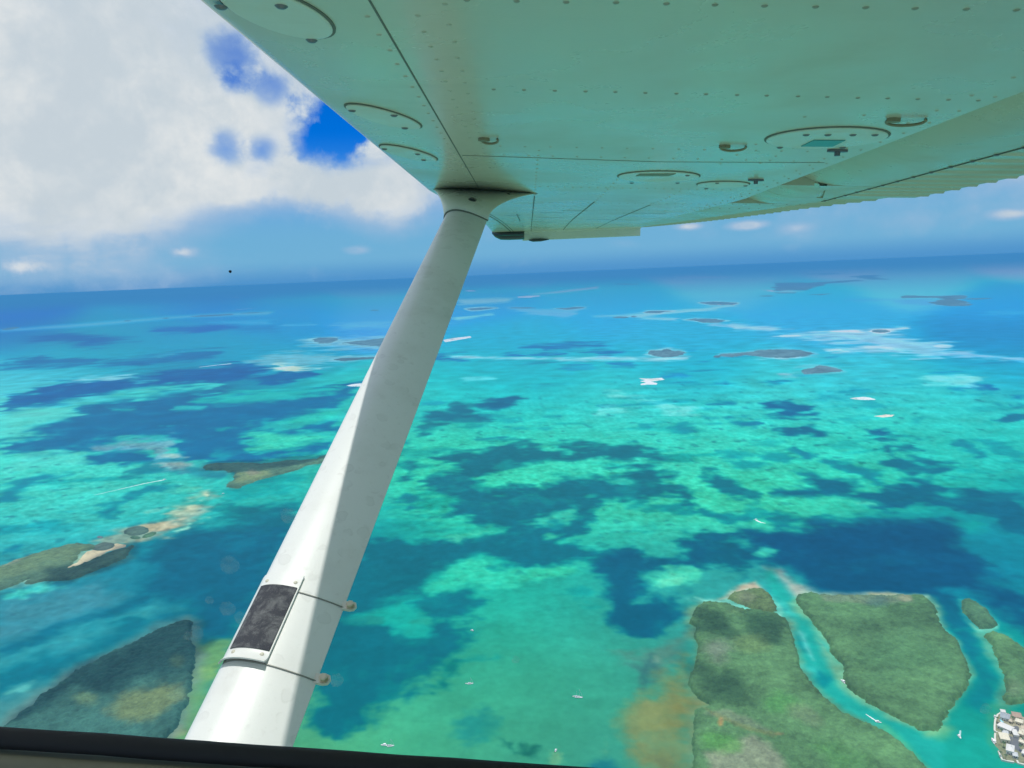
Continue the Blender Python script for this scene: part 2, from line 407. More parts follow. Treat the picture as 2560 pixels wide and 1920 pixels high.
# base tint of the water over the bottom, surveyed at points (bearing -> colour it shows)
BASE = [(0,745,58,130,205),(400,725,60,135,212),(900,690,75,145,220),(1300,668,82,150,224),(1700,660,88,155,225),(2100,660,90,160,226),(2560,660,95,170,226),
 (0,790,35,120,195),(500,760,40,130,205),(0,830,20,130,185),(400,810,20,150,190),(700,800,30,145,200),(200,880,22,155,185),(600,890,20,155,190),(950,800,55,150,215),(1200,760,45,145,215),
 (1500,740,45,150,216),(1500,790,35,160,210),(1850,720,70,165,222),(2000,760,40,160,215),(2300,720,70,175,225),(2500,760,35,150,212),(1300,840,25,165,200),(1700,840,35,165,205),(2100,830,40,160,208),(2500,850,10,140,195),
 (1300,930,15,170,190),(1700,930,20,170,195),(2100,940,40,180,200),(2500,930,20,160,195),(1250,1000,30,190,188),(1600,1000,45,195,192),(2000,1000,50,200,195),(2400,1000,45,195,190),
 (1300,1120,48,200,178),(1700,1120,52,203,182),(2100,1120,45,200,182),(2450,1130,38,190,180),(1100,1200,50,202,165),(1300,1230,55,200,165),(1650,1300,60,205,165),(1900,1260,55,200,160),(2200,1240,50,195,165),(2500,1330,10,150,155),
 (1300,1450,30,190,160),(1500,1500,25,180,160),(1200,1560,40,190,160),(1400,1650,35,175,150),(1150,1700,55,178,140),(1000,1780,75,180,130),(850,1830,90,190,125),(1400,1780,60,160,130),(1300,1870,60,160,130),(1550,1700,75,150,125),(1600,1880,55,130,125),(1700,1560,70,130,130),
 (1600,1420,30,165,165),(1750,1480,60,160,160),(2500,1400,5,145,160),(2400,1420,0,105,150),
 (100,950,50,175,200),(100,1030,70,200,195),(500,1000,10,130,165),(300,1060,45,170,180),(800,1050,40,185,180),(100,1180,62,208,192),(300,1200,62,206,190),(200,1290,62,206,185),(60,1340,50,190,185),(500,1260,50,190,180),(650,1240,40,180,165),(700,1300,30,165,160),
 (350,1420,25,125,155),(550,1420,0,118,150),(150,1500,55,150,165),(300,1520,35,135,160),(80,1600,25,135,160),(300,1620,20,130,155),(30,1720,70,145,160),(500,1560,40,125,135),(560,1640,100,160,115),(480,1780,120,160,115),(620,1500,0,115,140),(800,1500,0,118,140),(850,1700,10,130,140),
 (2150,1550,40,175,172),(2050,1640,30,165,165),(2150,1760,20,160,155),(2300,1840,30,165,150),(2450,1620,0,150,150),(2420,1700,5,150,145),(2380,1800,30,155,140),(2420,1900,30,165,145),(2520,1900,30,170,150)]
_B = np.array(BASE, float)
def base_colour(u, v):
    num = np.zeros(u.shape + (3,)); den = np.full(u.shape, 1e-12)
    rgb = _B[:, 2:]
    for i in range(len(_B)):
        vy = _B[i, 1]
        sy = 18 + max(0, vy - 640) * .085; sx = sy * 2.6
        w = np.exp(-.5 * (((u - _B[i, 0]) / sx) ** 2 + ((v - vy) / sy) ** 2)) + 1e-7 / (1 + ((u - _B[i, 0]) / 300) ** 2 + ((v - vy) / 60) ** 2)
        den += w; num += w[..., None] * rgb[i]
    return num / den[..., None]

U_, V_ = bearings(SX, SY, np.full_like(SX, -ALT))
inside = np.isfinite(U_) & (U_ > -700) & (U_ < 3300) & (V_ > 560) & (V_ < 2400)
ii = np.nonzero(inside)
X, Y, Cc, Dd = SX[ii], SY[ii], cell[ii], DIST[ii]
u0, v0 = U_[ii], V_[ii]
# ragged edges: the bottom pattern is pushed about by turbulence, a few per cent of the distance
wx = fbm(X, Y, 520.0, 8, Cc, .72); wy = fbm(X, Y, 520.0, 8, Cc, .72, 40.0)
amp = .028 * Dd
un, vn = bearings(X + amp * wx, Y + amp * wy * 1.6, np.full_like(X, -ALT))
un = np.where(np.isfinite(un), un, u0); vn = np.where(np.isfinite(vn), vn, v0)
fine_n = fbm(X, Y, 90.0, 5, Cc, .66, 7.0)
wisp = fbm(X * .5, Y, 260.0, 7, Cc, .76, 13.0)
strk = fbm(X * .34 - .1 * Y, Y, 210.0, 6, Cc, .68, 51.0)
inner = fbm(X, Y, 140.0, 6, Cc, .68, 31.0)
col = base_colour(.5 * (u0 + un), .5 * (v0 + vn))

def paint(sh, pts, rgb, soft=10, op=1.0, warp=1.0, edge=0.0):
    """one patch of sea colour: weed, sand, channel, painted cloud shadow"""
    global col
    P = np.array(nat(sh, pts)); lo, hi = P.min(0) - soft * 3 - 60, P.max(0) + soft * 3 + 60
    uu, vv = u0 + (un - u0) * warp, v0 + (vn - v0) * warp
    k = np.nonzero((uu > lo[0]) & (uu < hi[0]) & (vv > lo[1]) & (vv < hi[1]))[0]
    if len(k) == 0: return
    yk = 1.8                                           # the sheet is seen at a slant
    sdv = poly_sd(uu[k], vv[k] * yk, P * np.array([1, yk])) + (fine_n[k] * 2.6 + wisp[k] * 4.6) * min(soft, 13) * min(1, warp + .1)
    m = sstep(soft * 2.1 + edge, -soft * 1.9 + edge, sdv) * op
    if warp >= 1: m = m * (1 - .42 * sstep(.05, .55, inner[k]) * (1 - .6 * m))
    if np.ndim(rgb) == 1: col[k] = col[k] * (1 - m[:, None]) + np.array(rgb, float) * m[:, None]
DK, DKM, DKF, CLOUD_SHADE = (0,107,126), (0,116,170), (0,120,178), (0,88,132)
PATCHES = [
 # far left
 ('A', [(0,275),(400,245),(900,205),(1250,185),(1500,175),(1480,190),(1000,210),(500,255),(0,285)], (92,165,216), 5, .75, .5),
 ('A', [(130,330),(280,300),(500,300),(730,330),(600,355),(500,370),(330,340)], (0,106,172), 8, .75),
 ('A', [(850,270),(1080,260),(1240,245),(1330,262),(1200,280),(900,290)], (0,106,181), 7, .8),
 ('A', [(1240,250),(1530,255),(1530,285),(1280,275)], (10,125,185), 7, .5),
 ('A', [(0,450),(80,460),(150,420),(260,430),(420,430),(560,440),(500,470),(300,480),(150,480),(0,475)], DKM, 7, .85),
 ('A', [(540,470),(640,440),(800,430),(1000,400),(1180,385),(1250,400),(1180,440),(900,450),(750,480)], DKM, 7, .85),
 ('A', [(0,640),(200,620),(400,560),(800,530),(900,510),(1100,490),(1300,470),(1480,470),(1420,520),(1300,560),(1150,570),(900,580),(700,600),(500,650),(300,690),(0,720)], (0,104,163), 8, .95),
 ('A', [(1400,560),(1500,520),(1740,500),(1780,520),(1600,570),(1450,590)], (0,107,163), 7, .95),
 ('A', [(220,790),(500,690),(750,660),(1100,610),(1280,600),(1200,640),(1080,660),(1150,690),(1400,670),(1700,600),(1870,590),(1990,560),(1990,600),(1850,680),(1850,700),(1500,770),(1350,800),(1500,860),(1880,790),(1870,860),(1600,870),(1400,840),(1300,860),(1440,940),(1850,900),(1800,960),(1500,1000),(1200,1010),(1050,1010),(1000,900),(900,860),(700,880),(480,920),(200,980),(0,960),(0,900),(250,850)], (0,113,159), 9, .95),
 ('A', [(490,1000),(560,950),(700,920),(860,950),(800,1000),(650,1030)], (0,107,154), 9, .9),
 ('A', [(0,760),(200,700),(480,690),(450,730),(280,790),(0,860)], (72,200,192), 8, .9),
 ('A', [(410,670),(700,610),(850,590),(1230,560),(1200,600),(900,630),(700,660),(560,670)], (55,192,190), 7, .9),
 ('A', [(1100,670),(1300,620),(1600,600),(1870,610),(1700,650),(1400,680)], (35,185,180), 7, .85),
 ('A', [(1310,850),(1430,840),(1540,880),(1700,860),(1820,880),(1600,930),(1450,960),(1400,940),(1470,900)], (55,205,178), 7, .95),
 ('A', [(1480,790),(1600,770),(1880,720),(1860,760),(1600,800)], (40,192,175), 6, .85),
 ('A', [(0,1000),(300,950),(520,970),(400,1010),(0,1080)], (75,208,195), 9, .9),
 ('A', [(380,562),(500,535),(730,520),(700,545),(520,558)], (125,200,215), 4, .8),
 ('A', bean(690,712,70,11), (45,175,185), 4, .8), ('A', bean(1030,705,80,11), (45,180,185), 4, .85), ('A', bean(1010,803,62,5), (60,190,190), 3, .8), ('A', bean(1220,810,70,9), (35,175,175), 4, .7), ('A', bean(1230,970,50,20), (20,165,175), 6, .7),
 ('A', [(1380,440),(1560,400),(1800,405),(1900,440),(1700,490),(1400,470)], (105,175,195), 9, .75),
 ('A', [(1490,500),(1560,462),(1660,465),(1720,490),(1600,515)], (190,215,200), 6, .9),
 ('A', [(560,915),(800,880),(960,880),(1020,960),(1060,1010),(940,1060),(900,1000),(850,930),(700,930)], (112,165,182), 7, .8),
 ('A', bean(985,960,50,12), (160,195,185), 5, .8), ('A', bean(985,1028,70,14,-8), (165,185,170), 5, .8),
 ('A', [(1190,232),(1500,225),(1480,245),(1250,245)], (80,165,210), 6, .6), ('A', [(1860,240),(2150,230),(2130,262),(1880,262)], (80,170,210), 6, .6), ('A', [(1550,250),(1730,240),(1700,250)], (95,175,215), 4, .6),
 ('A', [(1690,325),(1900,322),(2200,330),(2150,380),(1950,378),(1640,370)], (105,175,200), 8, .7),
 ('A', [(810,430),(1000,400),(1000,408),(830,436)], (70,170,200), 4, .7), ('A', [(640,560),(880,545),(760,565)], (70,180,195), 4, .7),
 # left, near the spit
 ('B', [(0,170),(60,100),(200,70),(330,60),(440,60),(300,110),(180,150),(60,205),(0,205)], (0,129,158), 9, .85),
 ('B', [(420,290),(540,250),(660,210),(700,250),(690,290),(560,300)], (0,124,148), 8, .85), ('B', bean(820,185,85,13,-6), (0,129,153), 6, .8),
 ('B', [(0,490),(60,455),(140,450),(90,490),(0,530)], (0,124,153), 7, .8), ('B', bean(830,62,75,26,-6), (20,125,150), 8, .8),
 ('B', [(960,50),(1100,60),(1270,55),(1270,110),(1100,115),(1000,100)], (35,125,150), 9, .75),
 ('B', bean(980,30,95,26,-10), (135,175,178), 7, .55),
 ('B', [(880,430),(1050,400),(1200,400),(1350,350),(1550,300),(1620,400),(1500,640),(1400,800),(1280,1000),(1200,1000),(1070,900),(900,900),(1100,820),(900,760),(780,680),(760,600),(740,500)], (0,104,132), 26, .95),
 ('B', [(1160,280),(1300,240),(1340,280),(1260,310)], (0,117,132), 9, .8), ('B', [(1200,180),(1600,60),(1660,70),(1500,150),(1300,200)], (0,150,160), 12, .5), ('B', [(1250,330),(1450,300),(1600,280),(1600,340),(1300,380)], (0,115,132), 14, .7),
 ('B', [(0,800),(130,750),(420,720),(640,740),(560,820),(300,900),(0,1000)], (75,150,165), 20, .65),
 ('B', [(0,1030),(350,920),(800,730),(820,780),(400,950),(0,1080)], (0,106,134), 14, .7),
 ('B', [(0,1100),(300,1000),(600,900),(900,780),(860,830),(500,1000),(200,1120),(0,1170)], (55,165,172), 14, .75),
 ('B', [(0,1180),(200,1130),(400,1060),(700,930),(760,950),(560,1060),(340,1180),(0,1290)], (0,112,134), 20, .8),
 ('B', [(0,560),(150,520),(420,440),(600,380),(800,350),(930,300),(1120,200),(1150,210),(1100,280),(1000,370),(930,430),(730,480),(500,560),(120,690),(0,720),(-300,830),(-300,660)], (138,165,150), 12, .9),
 ('B', [(760,362),(900,338),(1010,345),(950,390),(860,385)], (190,182,150), 8, .85), ('B', [(440,545),(480,505),(560,495),(640,455),(720,470),(660,500),(560,525),(440,580),(370,600)], (215,205,165), 5, .95), ('B', [(640,455),(730,430),(800,440),(720,470)], (200,195,160), 6, .85),
 ('B', bean(1000,255,110,26,-32), (195,210,175), 9, .5), ('B', bean(1075,225,50,9,-30), (215,222,185), 4, .8), ('B', bean(900,295,60,9,-20), (190,210,180), 4, .7), ('B', bean(960,330,40,7,-20), (215,215,185), 4, .6), ('B', bean(850,270,50,8,-15), (150,205,185), 5, .6), ('B', bean(930,180,110,18,-8), (80,205,180), 7, .6),
 ('B', bean(1035,374,45,6,-18), (150,230,205), 3, .9), ('B', bean(1110,328,24,4,-10), (130,225,200), 3, .8),
 ('B', bean(170,715,140,26,-8), (85,220,200), 9, .85), ('B', bean(110,1272,50,12,-15), (110,190,175), 7, .6),
 ('B', [(1070,1000),(1200,1000),(1290,1000),(1200,1230),(1100,1420),(1020,1560),(940,1560),(1050,1250)], (112,165,108), 18, .85), ('B', bean(1110,1190,60,20,-30), (150,190,110), 9, .6), ('B', bean(990,1500,40,14,-40), (180,178,130), 7, .7),
 # middle
 ('C', [(840,300),(870,265),(960,240),(1060,248),(1030,300),(960,330),(880,320)], (0,109,146), 7, .95), ('C', [(390,385),(480,345),(620,340),(640,290),(740,290),(820,320),(740,350),(700,375),(860,385),(800,410),(650,420),(520,405)], (0,115,141), 7, .95),
 ('C', [(310,520),(340,460),(440,435),(540,440),(420,470),(360,520)], (0,117,137), 7, .85), ('C', bean(870,520,95,17,-8), (0,129,153), 6, .8), ('C', bean(1050,450,62,14,4), (5,150,165), 6, .75), ('C', bean(1230,363,48,14), (10,155,170), 6, .7), ('C', bean(1190,440,52,20), (15,160,170), 7, .6), ('C', bean(960,380,80,7), (15,160,170), 5, .7), ('C', bean(480,275,90,14), (5,150,175), 6, .7), ('C', bean(720,430,70,13), (10,150,160), 6, .6), ('C', bean(450,600,160,26,-3), (10,150,155), 8, .5),
 ('C', [(370,840),(480,770),(700,745),(640,715),(720,690),(520,650),(640,640),(850,610),(900,570),(1000,550),(1100,560),(1200,600),(1330,600),(1250,570),(1320,540),(1500,545),(1750,555),(1870,580),(1900,610),(2050,625),(1880,655),(1700,650),(1500,630),(1350,645),(1150,650),(1000,690),(880,720),(900,760),(780,830),(870,880),(1000,860),(1100,870),(1160,905),(1210,890),(1300,790),(1340,765),(1470,770),(1530,750),(1700,740),(1780,700),(1950,700),(2030,780),(1900,810),(2100,850),(2200,880),(2200,950),(2000,920),(1800,950),(1650,960),(1590,1010),(1560,1080),(1530,1150),(1400,1170),(1480,1190),(1520,1230),(1900,1240),(1900,1330),(980,1330),(930,1270),(800,1230),(640,1300),(500,1330),(0,1330),(60,1230),(300,1190),(520,1180),(680,1160),(900,1120),(960,1090),(720,1090),(640,1030),(530,1010),(600,930),(560,900),(460,860)], (0,113,132), 10, .97),
 ('C', [(1110,1060),(1270,990),(1430,990),(1470,1030),(1400,1070),(1270,1080)], (60,200,170), 8, .85), ('C', bean(1275,1140,55,30), (65,200,160), 8, .8), ('C', bean(1680,792,80,30), (55,198,175), 8, .85), ('C', bean(950,680,40,20), (40,180,170), 7, .5), ('C', [(560,1160),(760,1110),(960,1075),(960,1095),(700,1170),(620,1190)], (70,200,165), 7, .8), ('C', bean(1560,920,40,14), (50,190,165), 6, .7), ('C', bean(1290,1075,60,24), (0,124,143), 7, .7),
 ('C', [(200,830),(240,710),(340,680),(370,720),(310,790)], (0,115,132), 8, .9), ('C', [(180,950),(260,895),(320,910),(400,940),(330,960),(240,1000)], (0,124,143), 8, .85),
 ('C', bean(2130,460,62,34), (10,150,170), 7, .75), ('C', bean(1890,430,28,12), (15,155,170), 5, .7), ('C', bean(2060,1000,165,34), (0,129,143), 10, .75), ('C', bean(1920,1110,110,38), (10,150,150), 10, .65), ('C', bean(1850,975,62,24), (10,145,150), 8, .6), ('C', bean(1640,313,110,8), (10,150,180), 5, .6), ('C', bean(2190,1240,60,90), (0,112,127), 12, .8),
 ('C', bean(1400,52,85,24), (15,145,195), 8, .5), ('C', bean(1720,35,70,10), (15,140,190), 5, .6), ('C', bean(2030,105,100,8), (10,140,185), 5, .6),
 ('C', bean(1650,345,95,18), (105,222,215), 8, .85), ('C', [(1640,215),(1880,255),(2100,288),(2230,312),(2080,338),(1900,290)], (115,225,220), 8, .8), ('C', bean(780,118,110,6), (90,205,215), 4, .75),
 # right
 ('D', [(540,290),(680,275),(810,310),(815,350),(700,370),(600,355),(620,310)], (0,106,149), 6, .97), ('D', bean(650,383,172,13), (0,115,146), 5, .9), ('D', bean(230,292,82,11), (0,120,162), 5, .85), ('D', bean(95,317,60,7), (0,129,167), 4, .8), ('D', bean(320,408,112,12,4), (0,121,158), 5, .85), ('D', bean(90,405,52,9), (10,150,175), 5, .7),
 ('D', [(560,450),(720,450),(780,430),(860,450),(960,500),(820,515),(760,490),(690,495)], (0,108,141), 6, .95), ('D', [(1190,475),(1310,462),(1355,490),(1260,498)], (0,109,146), 5, .95),
 ('D', [(1240,540),(1330,520),(1450,545),(1590,540),(1550,605),(1440,600),(1410,640),(1560,630),(1730,665),(1600,680),(1480,690),(1700,735),(1400,735),(1280,700),(1205,650),(1330,640),(1300,570)], (0,113,139), 7, .93),
 ('D', bean(1840,580,42,30), (0,129,153), 7, .8), ('D', bean(2060,580,70,38,10), (10,150,165), 8, .6), ('D', bean(1200,290,65,18), (15,155,175), 6, .5), ('D', bean(1080,210,62,28), (15,155,180), 7, .5), ('D', bean(960,252,130,12), (15,155,180), 5, .5), ('D', bean(1070,390,130,13), (15,155,170), 6, .55),
 ('D', [(670,595),(800,580),(870,640),(780,655),(720,620)], (0,127,153), 6, .85), ('D', bean(590,645,72,20), (10,150,162), 7, .75), ('D', bean(420,675,92,18,4), (10,150,160), 7, .75), ('D', bean(350,615,85,17), (10,152,162), 6, .65), ('D', bean(560,563,150,9), (15,160,168), 5, .5), ('D', bean(1110,570,120,40), (15,160,168), 9, .4),
 ('D', [(80,760),(160,730),(210,770),(340,790),(430,860),(440,880),(250,890),(170,850),(60,820)], (0,115,134), 7, .95), ('D', bean(490,830,85,11,6), (0,129,148), 5, .75),
 ('D', [(540,840),(660,810),(780,805),(680,765),(800,775),(920,770),(1000,810),(1080,840),(1180,850),(1300,820),(1420,795),(1560,800),(1640,850),(1750,890),(1900,860),(2120,860),(2240,930),(2300,1150),(2160,1110),(2080,1040),(1900,1020),(1700,980),(1600,950),(1400,960),(1250,950),(1130,920),(950,880),(700,890),(570,870)], (0,106,134), 10, .95),
 ('D', [(930,670),(1060,670),(1200,720),(1170,800),(1100,790),(1030,730),(950,700)], (0,127,148), 8, .85),
 ('D', bean(1930,168,125,20,4), (0,115,172), 6, .9), ('D', bean(1780,185,60,10), (0,129,177), 5, .6), ('D', [(2080,235),(2250,225),(2250,260),(2120,260)], (0,120,170), 6, .85), ('D', [(2120,295),(2250,290),(2250,312),(2130,308)], (0,120,167), 5, .8), ('D', [(2030,420),(2050,350),(2180,330),(2250,320),(2250,440),(2100,420)], (0,112,146), 7, .85), ('D', bean(1990,285,42,22), (10,150,175), 6, .6), ('D', bean(1555,405,42,20), (15,155,170), 6, .5), ('D', bean(620,155,72,10), (0,129,172), 5, .7), ('D', bean(300,150,36,7), (10,145,185), 4, .6), ('D', bean(1650,75,90,18), (20,150,200), 7, .5),
 ('D', [(0,990),(120,985),(230,1020),(400,1020),(450,1060),(300,1075),(160,1050)], (0,124,141), 8, .88), ('D', [(480,1020),(560,1005),(700,1035),(640,1070),(520,1060)], (0,124,141), 8, .88), ('D', bean(430,985,52,20), (10,150,155), 7, .6), ('D', bean(0,900,40,50), (0,117,132), 8, .8),
 ('D', bean(1700,135,210,28,2), (125,228,226), 9, .75), ('D', bean(1870,120,90,14,5), (140,232,230), 6, .6), ('D', bean(650,107,60,12), (120,190,205), 6, .6), ('D', bean(900,905,350,22,3), (60,200,165), 8, .45), ('D', [(950,903),(1080,925),(1215,945),(1080,942)], (75,208,178), 5, .8),
 ('D', [(380,1140),(500,1130),(720,1100),(800,1070),(1100,1080),(1250,1040),(1560,1050),(1720,1060),(1840,1110),(1900,1180),(1840,1240),(1900,1330),(400,1330),(500,1250)], (0,94,128), 22, .92),  # dark blue cloud shadow painted into the sea colour
 ('N', [(1870,1400),(1880,1345),(1960,1325),(2100,1318),(2200,1310),(2310,1312),(2400,1325),(2430,1350),(2410,1375),(2425,1410),(2460,1440),(2560,1480),(2700,1560),(2700,1640),(2560,1560),(2480,1520),(2420,1480),(2390,1490),(2360,1510),(2320,1500),(2100,1492),(2050,1475),(2010,1440),(1950,1420)], (0,89,126), 22, .95),  # same painted cloud shadow, carried on to the island shore
 ('N', [(2320,1490),(2380,1480),(2420,1520),(2445,1580),(2470,1640),(2440,1660),(2400,1590),(2350,1530)], (0,103,132), 16, .85),
 ('N', [(2440,1660),(2400,1590),(2470,1620),(2500,1680),(2490,1740),(2440,1780),(2440,1720)], (0,124,143), 22, .7),
 ('D', [(30,1200),(150,1150),(280,1170),(380,1220),(420,1300),(330,1400),(0,1360),(-40,1280)], (0,97,124), 12, .92),
 ('D', bean(540,1272,62,46,20), (70,205,170), 9, .85), ('D', bean(1930,1095,60,60), (30,175,160), 14, .5), ('D', bean(1150,1040,300,16,2), (0,129,148), 8, .5),
 # near, below the strut
 ('E', [(380,40),(560,0),(700,60),(830,80),(700,160),(660,240),(560,290),(420,380),(300,420),(490,440),(520,500),(700,480),(790,430),(850,500),(820,590),(720,690),(600,770),(560,830),(430,890),(330,980),(180,1060),(110,960),(100,850),(60,760),(0,700),(-40,500),(150,100)], (0,111,128), 16, .95),
 ('E', [(300,420),(450,370),(640,300),(690,400),(600,450),(520,470),(420,420)], (25,180,165), 11, .9), ('E', bean(590,505,95,34,-12), (30,178,160), 10, .85),
 ('E', [(690,290),(760,240),(900,230),(930,300),(960,340),(940,410),(800,430),(700,400),(640,330)], (0,115,132), 13, .92),
 ('E', [(690,200),(820,100),(1000,70),(1110,110),(1280,140),(1420,120),(1540,110),(1400,190),(1100,240),(900,220),(720,260)], (52,205,170), 11, .85), ('E', bean(1060,125,60,18), (5,145,150), 8, .6),
 ('E', [(1540,120),(1620,60),(1780,30),(1900,90),(2010,110),(2212,60),(2230,0),(2080,30),(2100,100),(1900,170),(1840,180),(1850,260),(1810,330),(2030,310),(2050,400),(1960,480),(1900,550),(1740,540),(1690,440),(1680,370),(1640,260),(1600,190)], (0,98,128), 15, .93),
 ('E', [(720,800),(800,740),(825,680),(780,670),(740,730),(690,770)], (0,117,122), 9, .75), ('E', bean(930,662,85,13,-6), (15,150,145), 8, .5), ('E', bean(920,975,85,55), (25,135,135), 14, .65), ('E', [(1050,1045),(1090,1040),(1130,1080),(1165,1115),(1140,1120),(1095,1085)], (15,100,95), 9, .75), ('E', bean(1212,1082,46,24,-30), (15,95,90), 8, .7), ('E', bean(1000,1000,70,30,20), (35,145,130), 10, .4),
 ('E', bean(1480,280,72,24), (10,155,155), 9, .5), ('E', bean(1565,350,62,18), (15,160,155), 8, .4), ('E', bean(1320,160,130,30), (55,200,160), 9, .6),
 ('E', bean(1960,215,135,52), (70,205,170), 10, .85), ('E', bean(1950,235,70,30), (110,215,175), 8, .6),
 ('E', [(1700,620),(1900,560),(2060,480),(2060,640),(1950,720),(1800,760)], (95,135,122), 20, .7), ('E', bean(1830,700,62,80,15), (45,105,112), 14, .65),
 ('E', [(1780,860),(1880,800),(1960,700),(2060,640),(2090,760),(2150,860),(2110,900),(2080,1000),(2070,1250),(1900,1250),(1780,1100),(1700,1020),(1680,930)], (128,142,96), 24, .9), ('E', bean(2040,900,65,85,15), (142,138,86), 22, .5), ('E', bean(1900,900,90,60,-20), (140,150,98), 18, .5), ('E', bean(1700,930,70,60), (90,155,118), 18, .5), ('E', bean(1660,1155,90,60), (15,108,130), 16, .75), ('E', bean(1960,1150,60,40), (100,120,95), 14, .6), ('E', bean(1370,1110,30,26), (125,190,140), 7, .7), ('E', bean(1640,1040,40,30), (110,170,130), 10, .5), ('E', bean(1880,660,40,24), (130,160,140), 7, .6), ('E', bean(1740,560,50,25), (60,150,145), 10, .5),
 # far right and centre
 ('F', [(640,665),(850,640),(1000,630),(1200,630),(1280,655),(1000,665),(800,670)], DKF, 5, .9), ('F', [(700,710),(760,685),(960,700),(850,715)], DKF, 5, .9), ('F', [(1130,690),(1200,680),(1380,695),(1200,705)], DKF, 5, .85), ('F', bean(590,710,62,11), DKF, 4, .85), ('F', bean(1270,730,82,8,-4), DKF, 4, .8), ('F', [(-20,710),(150,715),(60,735),(180,750),(-20,760)], (0,115,177), 5, .85), ('F', bean(1380,793,80,9), (0,124,181), 4, .6), ('F', bean(1770,880,70,9), (5,145,195), 4, .6), ('F', bean(1020,810,90,14), (10,155,195), 6, .5), ('F', bean(1990,760,55,8), (10,140,190), 4, .7), ('F', bean(1920,690,30,6), (10,140,195), 3, .6), ('F', bean(1680,655,45,6), (30,140,190), 3, .6),
 ('F', [(60,720),(400,730),(800,745),(1300,740),(1600,740),(1880,725),(1880,745),(1500,760),(1000,762),(500,750),(100,735)], (142,202,220), 4, .85, .5),
 ('F', [(140,300),(400,290),(560,290),(500,320),(150,340)], (112,172,222), 4, .7), ('F', [(90,445),(400,405),(400,415),(150,452)], (112,198,222), 3, .8, .5), ('F', [(520,360),(900,380),(1090,360),(1000,420),(950,440),(700,410)], (95,165,218), 5, .7),
 ('F', [(1180,430),(1500,405),(1850,380),(2212,340),(2100,380),(1870,395),(1560,430),(1800,440),(1800,460),(1700,455),(1400,430)], (125,190,224), 4, .8, .6), ('F', [(700,260),(1200,200),(1190,215),(900,250)], (115,178,226), 3, .7, .6), ('F', [(240,105),(900,105),(940,110),(700,120)], (125,178,228), 3, .6), ('F', bean(2000,130,200,8), (110,175,228), 3, .5), ('F', [(2040,470),(2240,500),(2200,520),(2100,495)], (130,185,222), 4, .7),
 ('G', [(-20,482),(300,508),(450,523),(300,540),(0,525)], (138,190,222), 4, .85, .6),
 ('G', [(350,575),(520,570),(740,535),(1040,530),(1080,545),(1190,520),(1300,525),(1200,560),(1400,610),(1660,650),(1600,680),(1720,690),(1580,725),(1400,715),(1100,690),(900,690),(700,695),(960,660),(1080,620),(900,605),(650,615),(560,600)], (150,197,222), 7, .72, .9),
 ('G', bean(450,577,75,7), (180,225,234), 4, .75, .6), ('G', bean(860,537,130,6), (205,228,238), 3, .8, .5), ('G', bean(1245,526,70,7,-4), (225,238,242), 3, .85, .5), ('G', bean(1615,655,60,10,4), (205,226,236), 3, .8, .5), ('G', bean(1100,660,140,10,4), (190,218,232), 4, .7, .5), ('G', bean(780,690,90,6), (185,222,232), 3, .7, .5), ('G', [(1590,715),(1740,700),(2260,748),(2260,778),(1900,750)], (130,188,224), 4, .85, .6), ('G', bean(1120,630,60,14), (120,175,212), 4, .5),
 ('G', [(200,740),(540,735),(440,770)], (125,190,212), 4, .6), ('G', bean(410,755,70,10), (170,200,215), 4, .6), ('G', bean(430,880,60,12), (130,185,205), 5, .5), ('G', [(450,830),(530,800),(700,790),(640,812)], (110,195,212), 4, .5), ('G', [(1650,890),(2000,890),(1800,930),(1500,900)], (110,215,222), 7, .5), ('G', bean(1530,850,90,14), (10,145,195), 6, .6), ('G', bean(2100,400,160,14), (60,170,220), 6, .4), ('G', [(900,300),(1270,295),(1270,305),(950,306)], (60,140,205), 3, .6), ('G', bean(1390,320,150,24), (65,145,212), 5, .6), ('G', bean(420,235,80,8), (120,195,230), 3, .7), ('G', bean(280,234,35,5), (200,225,240), 2, .8), ('G', bean(700,730,60,7), (30,140,190), 4, .5),
 # creeks and channels between the near islands
 ('R', [(540,100),(640,100),(760,200),(900,260),(1240,255),(1400,265),(1570,282),(1400,298),(860,292),(730,278),(640,180)], (165,175,165), 9, .75, .3), ('R', bean(1320,272,110,9,3), (200,185,150), 5, .85, .2), ('R', bean(750,245,60,30,40), (178,180,165), 9, .6, .3),
 ('R', [(240,305),(300,270),(400,210),(480,188),(545,240),(440,245),(340,275)], (205,185,158), 6, .9, .3),
 ('R', [(60,310),(200,300),(290,310),(250,330),(140,335)], (120,195,180), 8, .7, .3),
 ('R', [(540,120),(580,110),(650,190),(740,300),(800,400),(860,470),(930,560),(990,650),(1040,760),(1055,840),(1100,900),(1220,980),(1400,1090),(1540,1165),(1640,1170),(1720,1250),(1720,1420),(1600,1420),(1450,1250),(1300,1165),(1060,1035),(960,955),(850,855),(780,740),(720,530),(690,440),(640,390),(620,340),(580,270)], (35,172,160), 9, .95, .3),
 ('R', [(560,250),(680,330),(720,420),(720,470),(660,420),(630,370)], (65,195,185), 8, .75, .3), ('R', [(700,470),(760,520),(820,620),(800,640),(740,560)], (0,129,148), 8, .6, .3),
 ('R', [(760,505),(790,520),(850,660),(860,690),(830,660)], (120,205,195), 5, .7, .2), ('R', [(870,550),(930,580),(1020,730),(1050,820),(1030,820),(960,750),(905,640)], (110,180,150), 7, .85, .2), ('R', bean(860,770,70,30,20), (60,190,180), 10, .6), ('R', [(930,800),(990,850),(960,900),(900,860)], (0,124,143), 10, .6), ('R', [(860,470),(930,560),(985,655),(960,640),(900,560)], (40,190,185), 5, .6, .2),
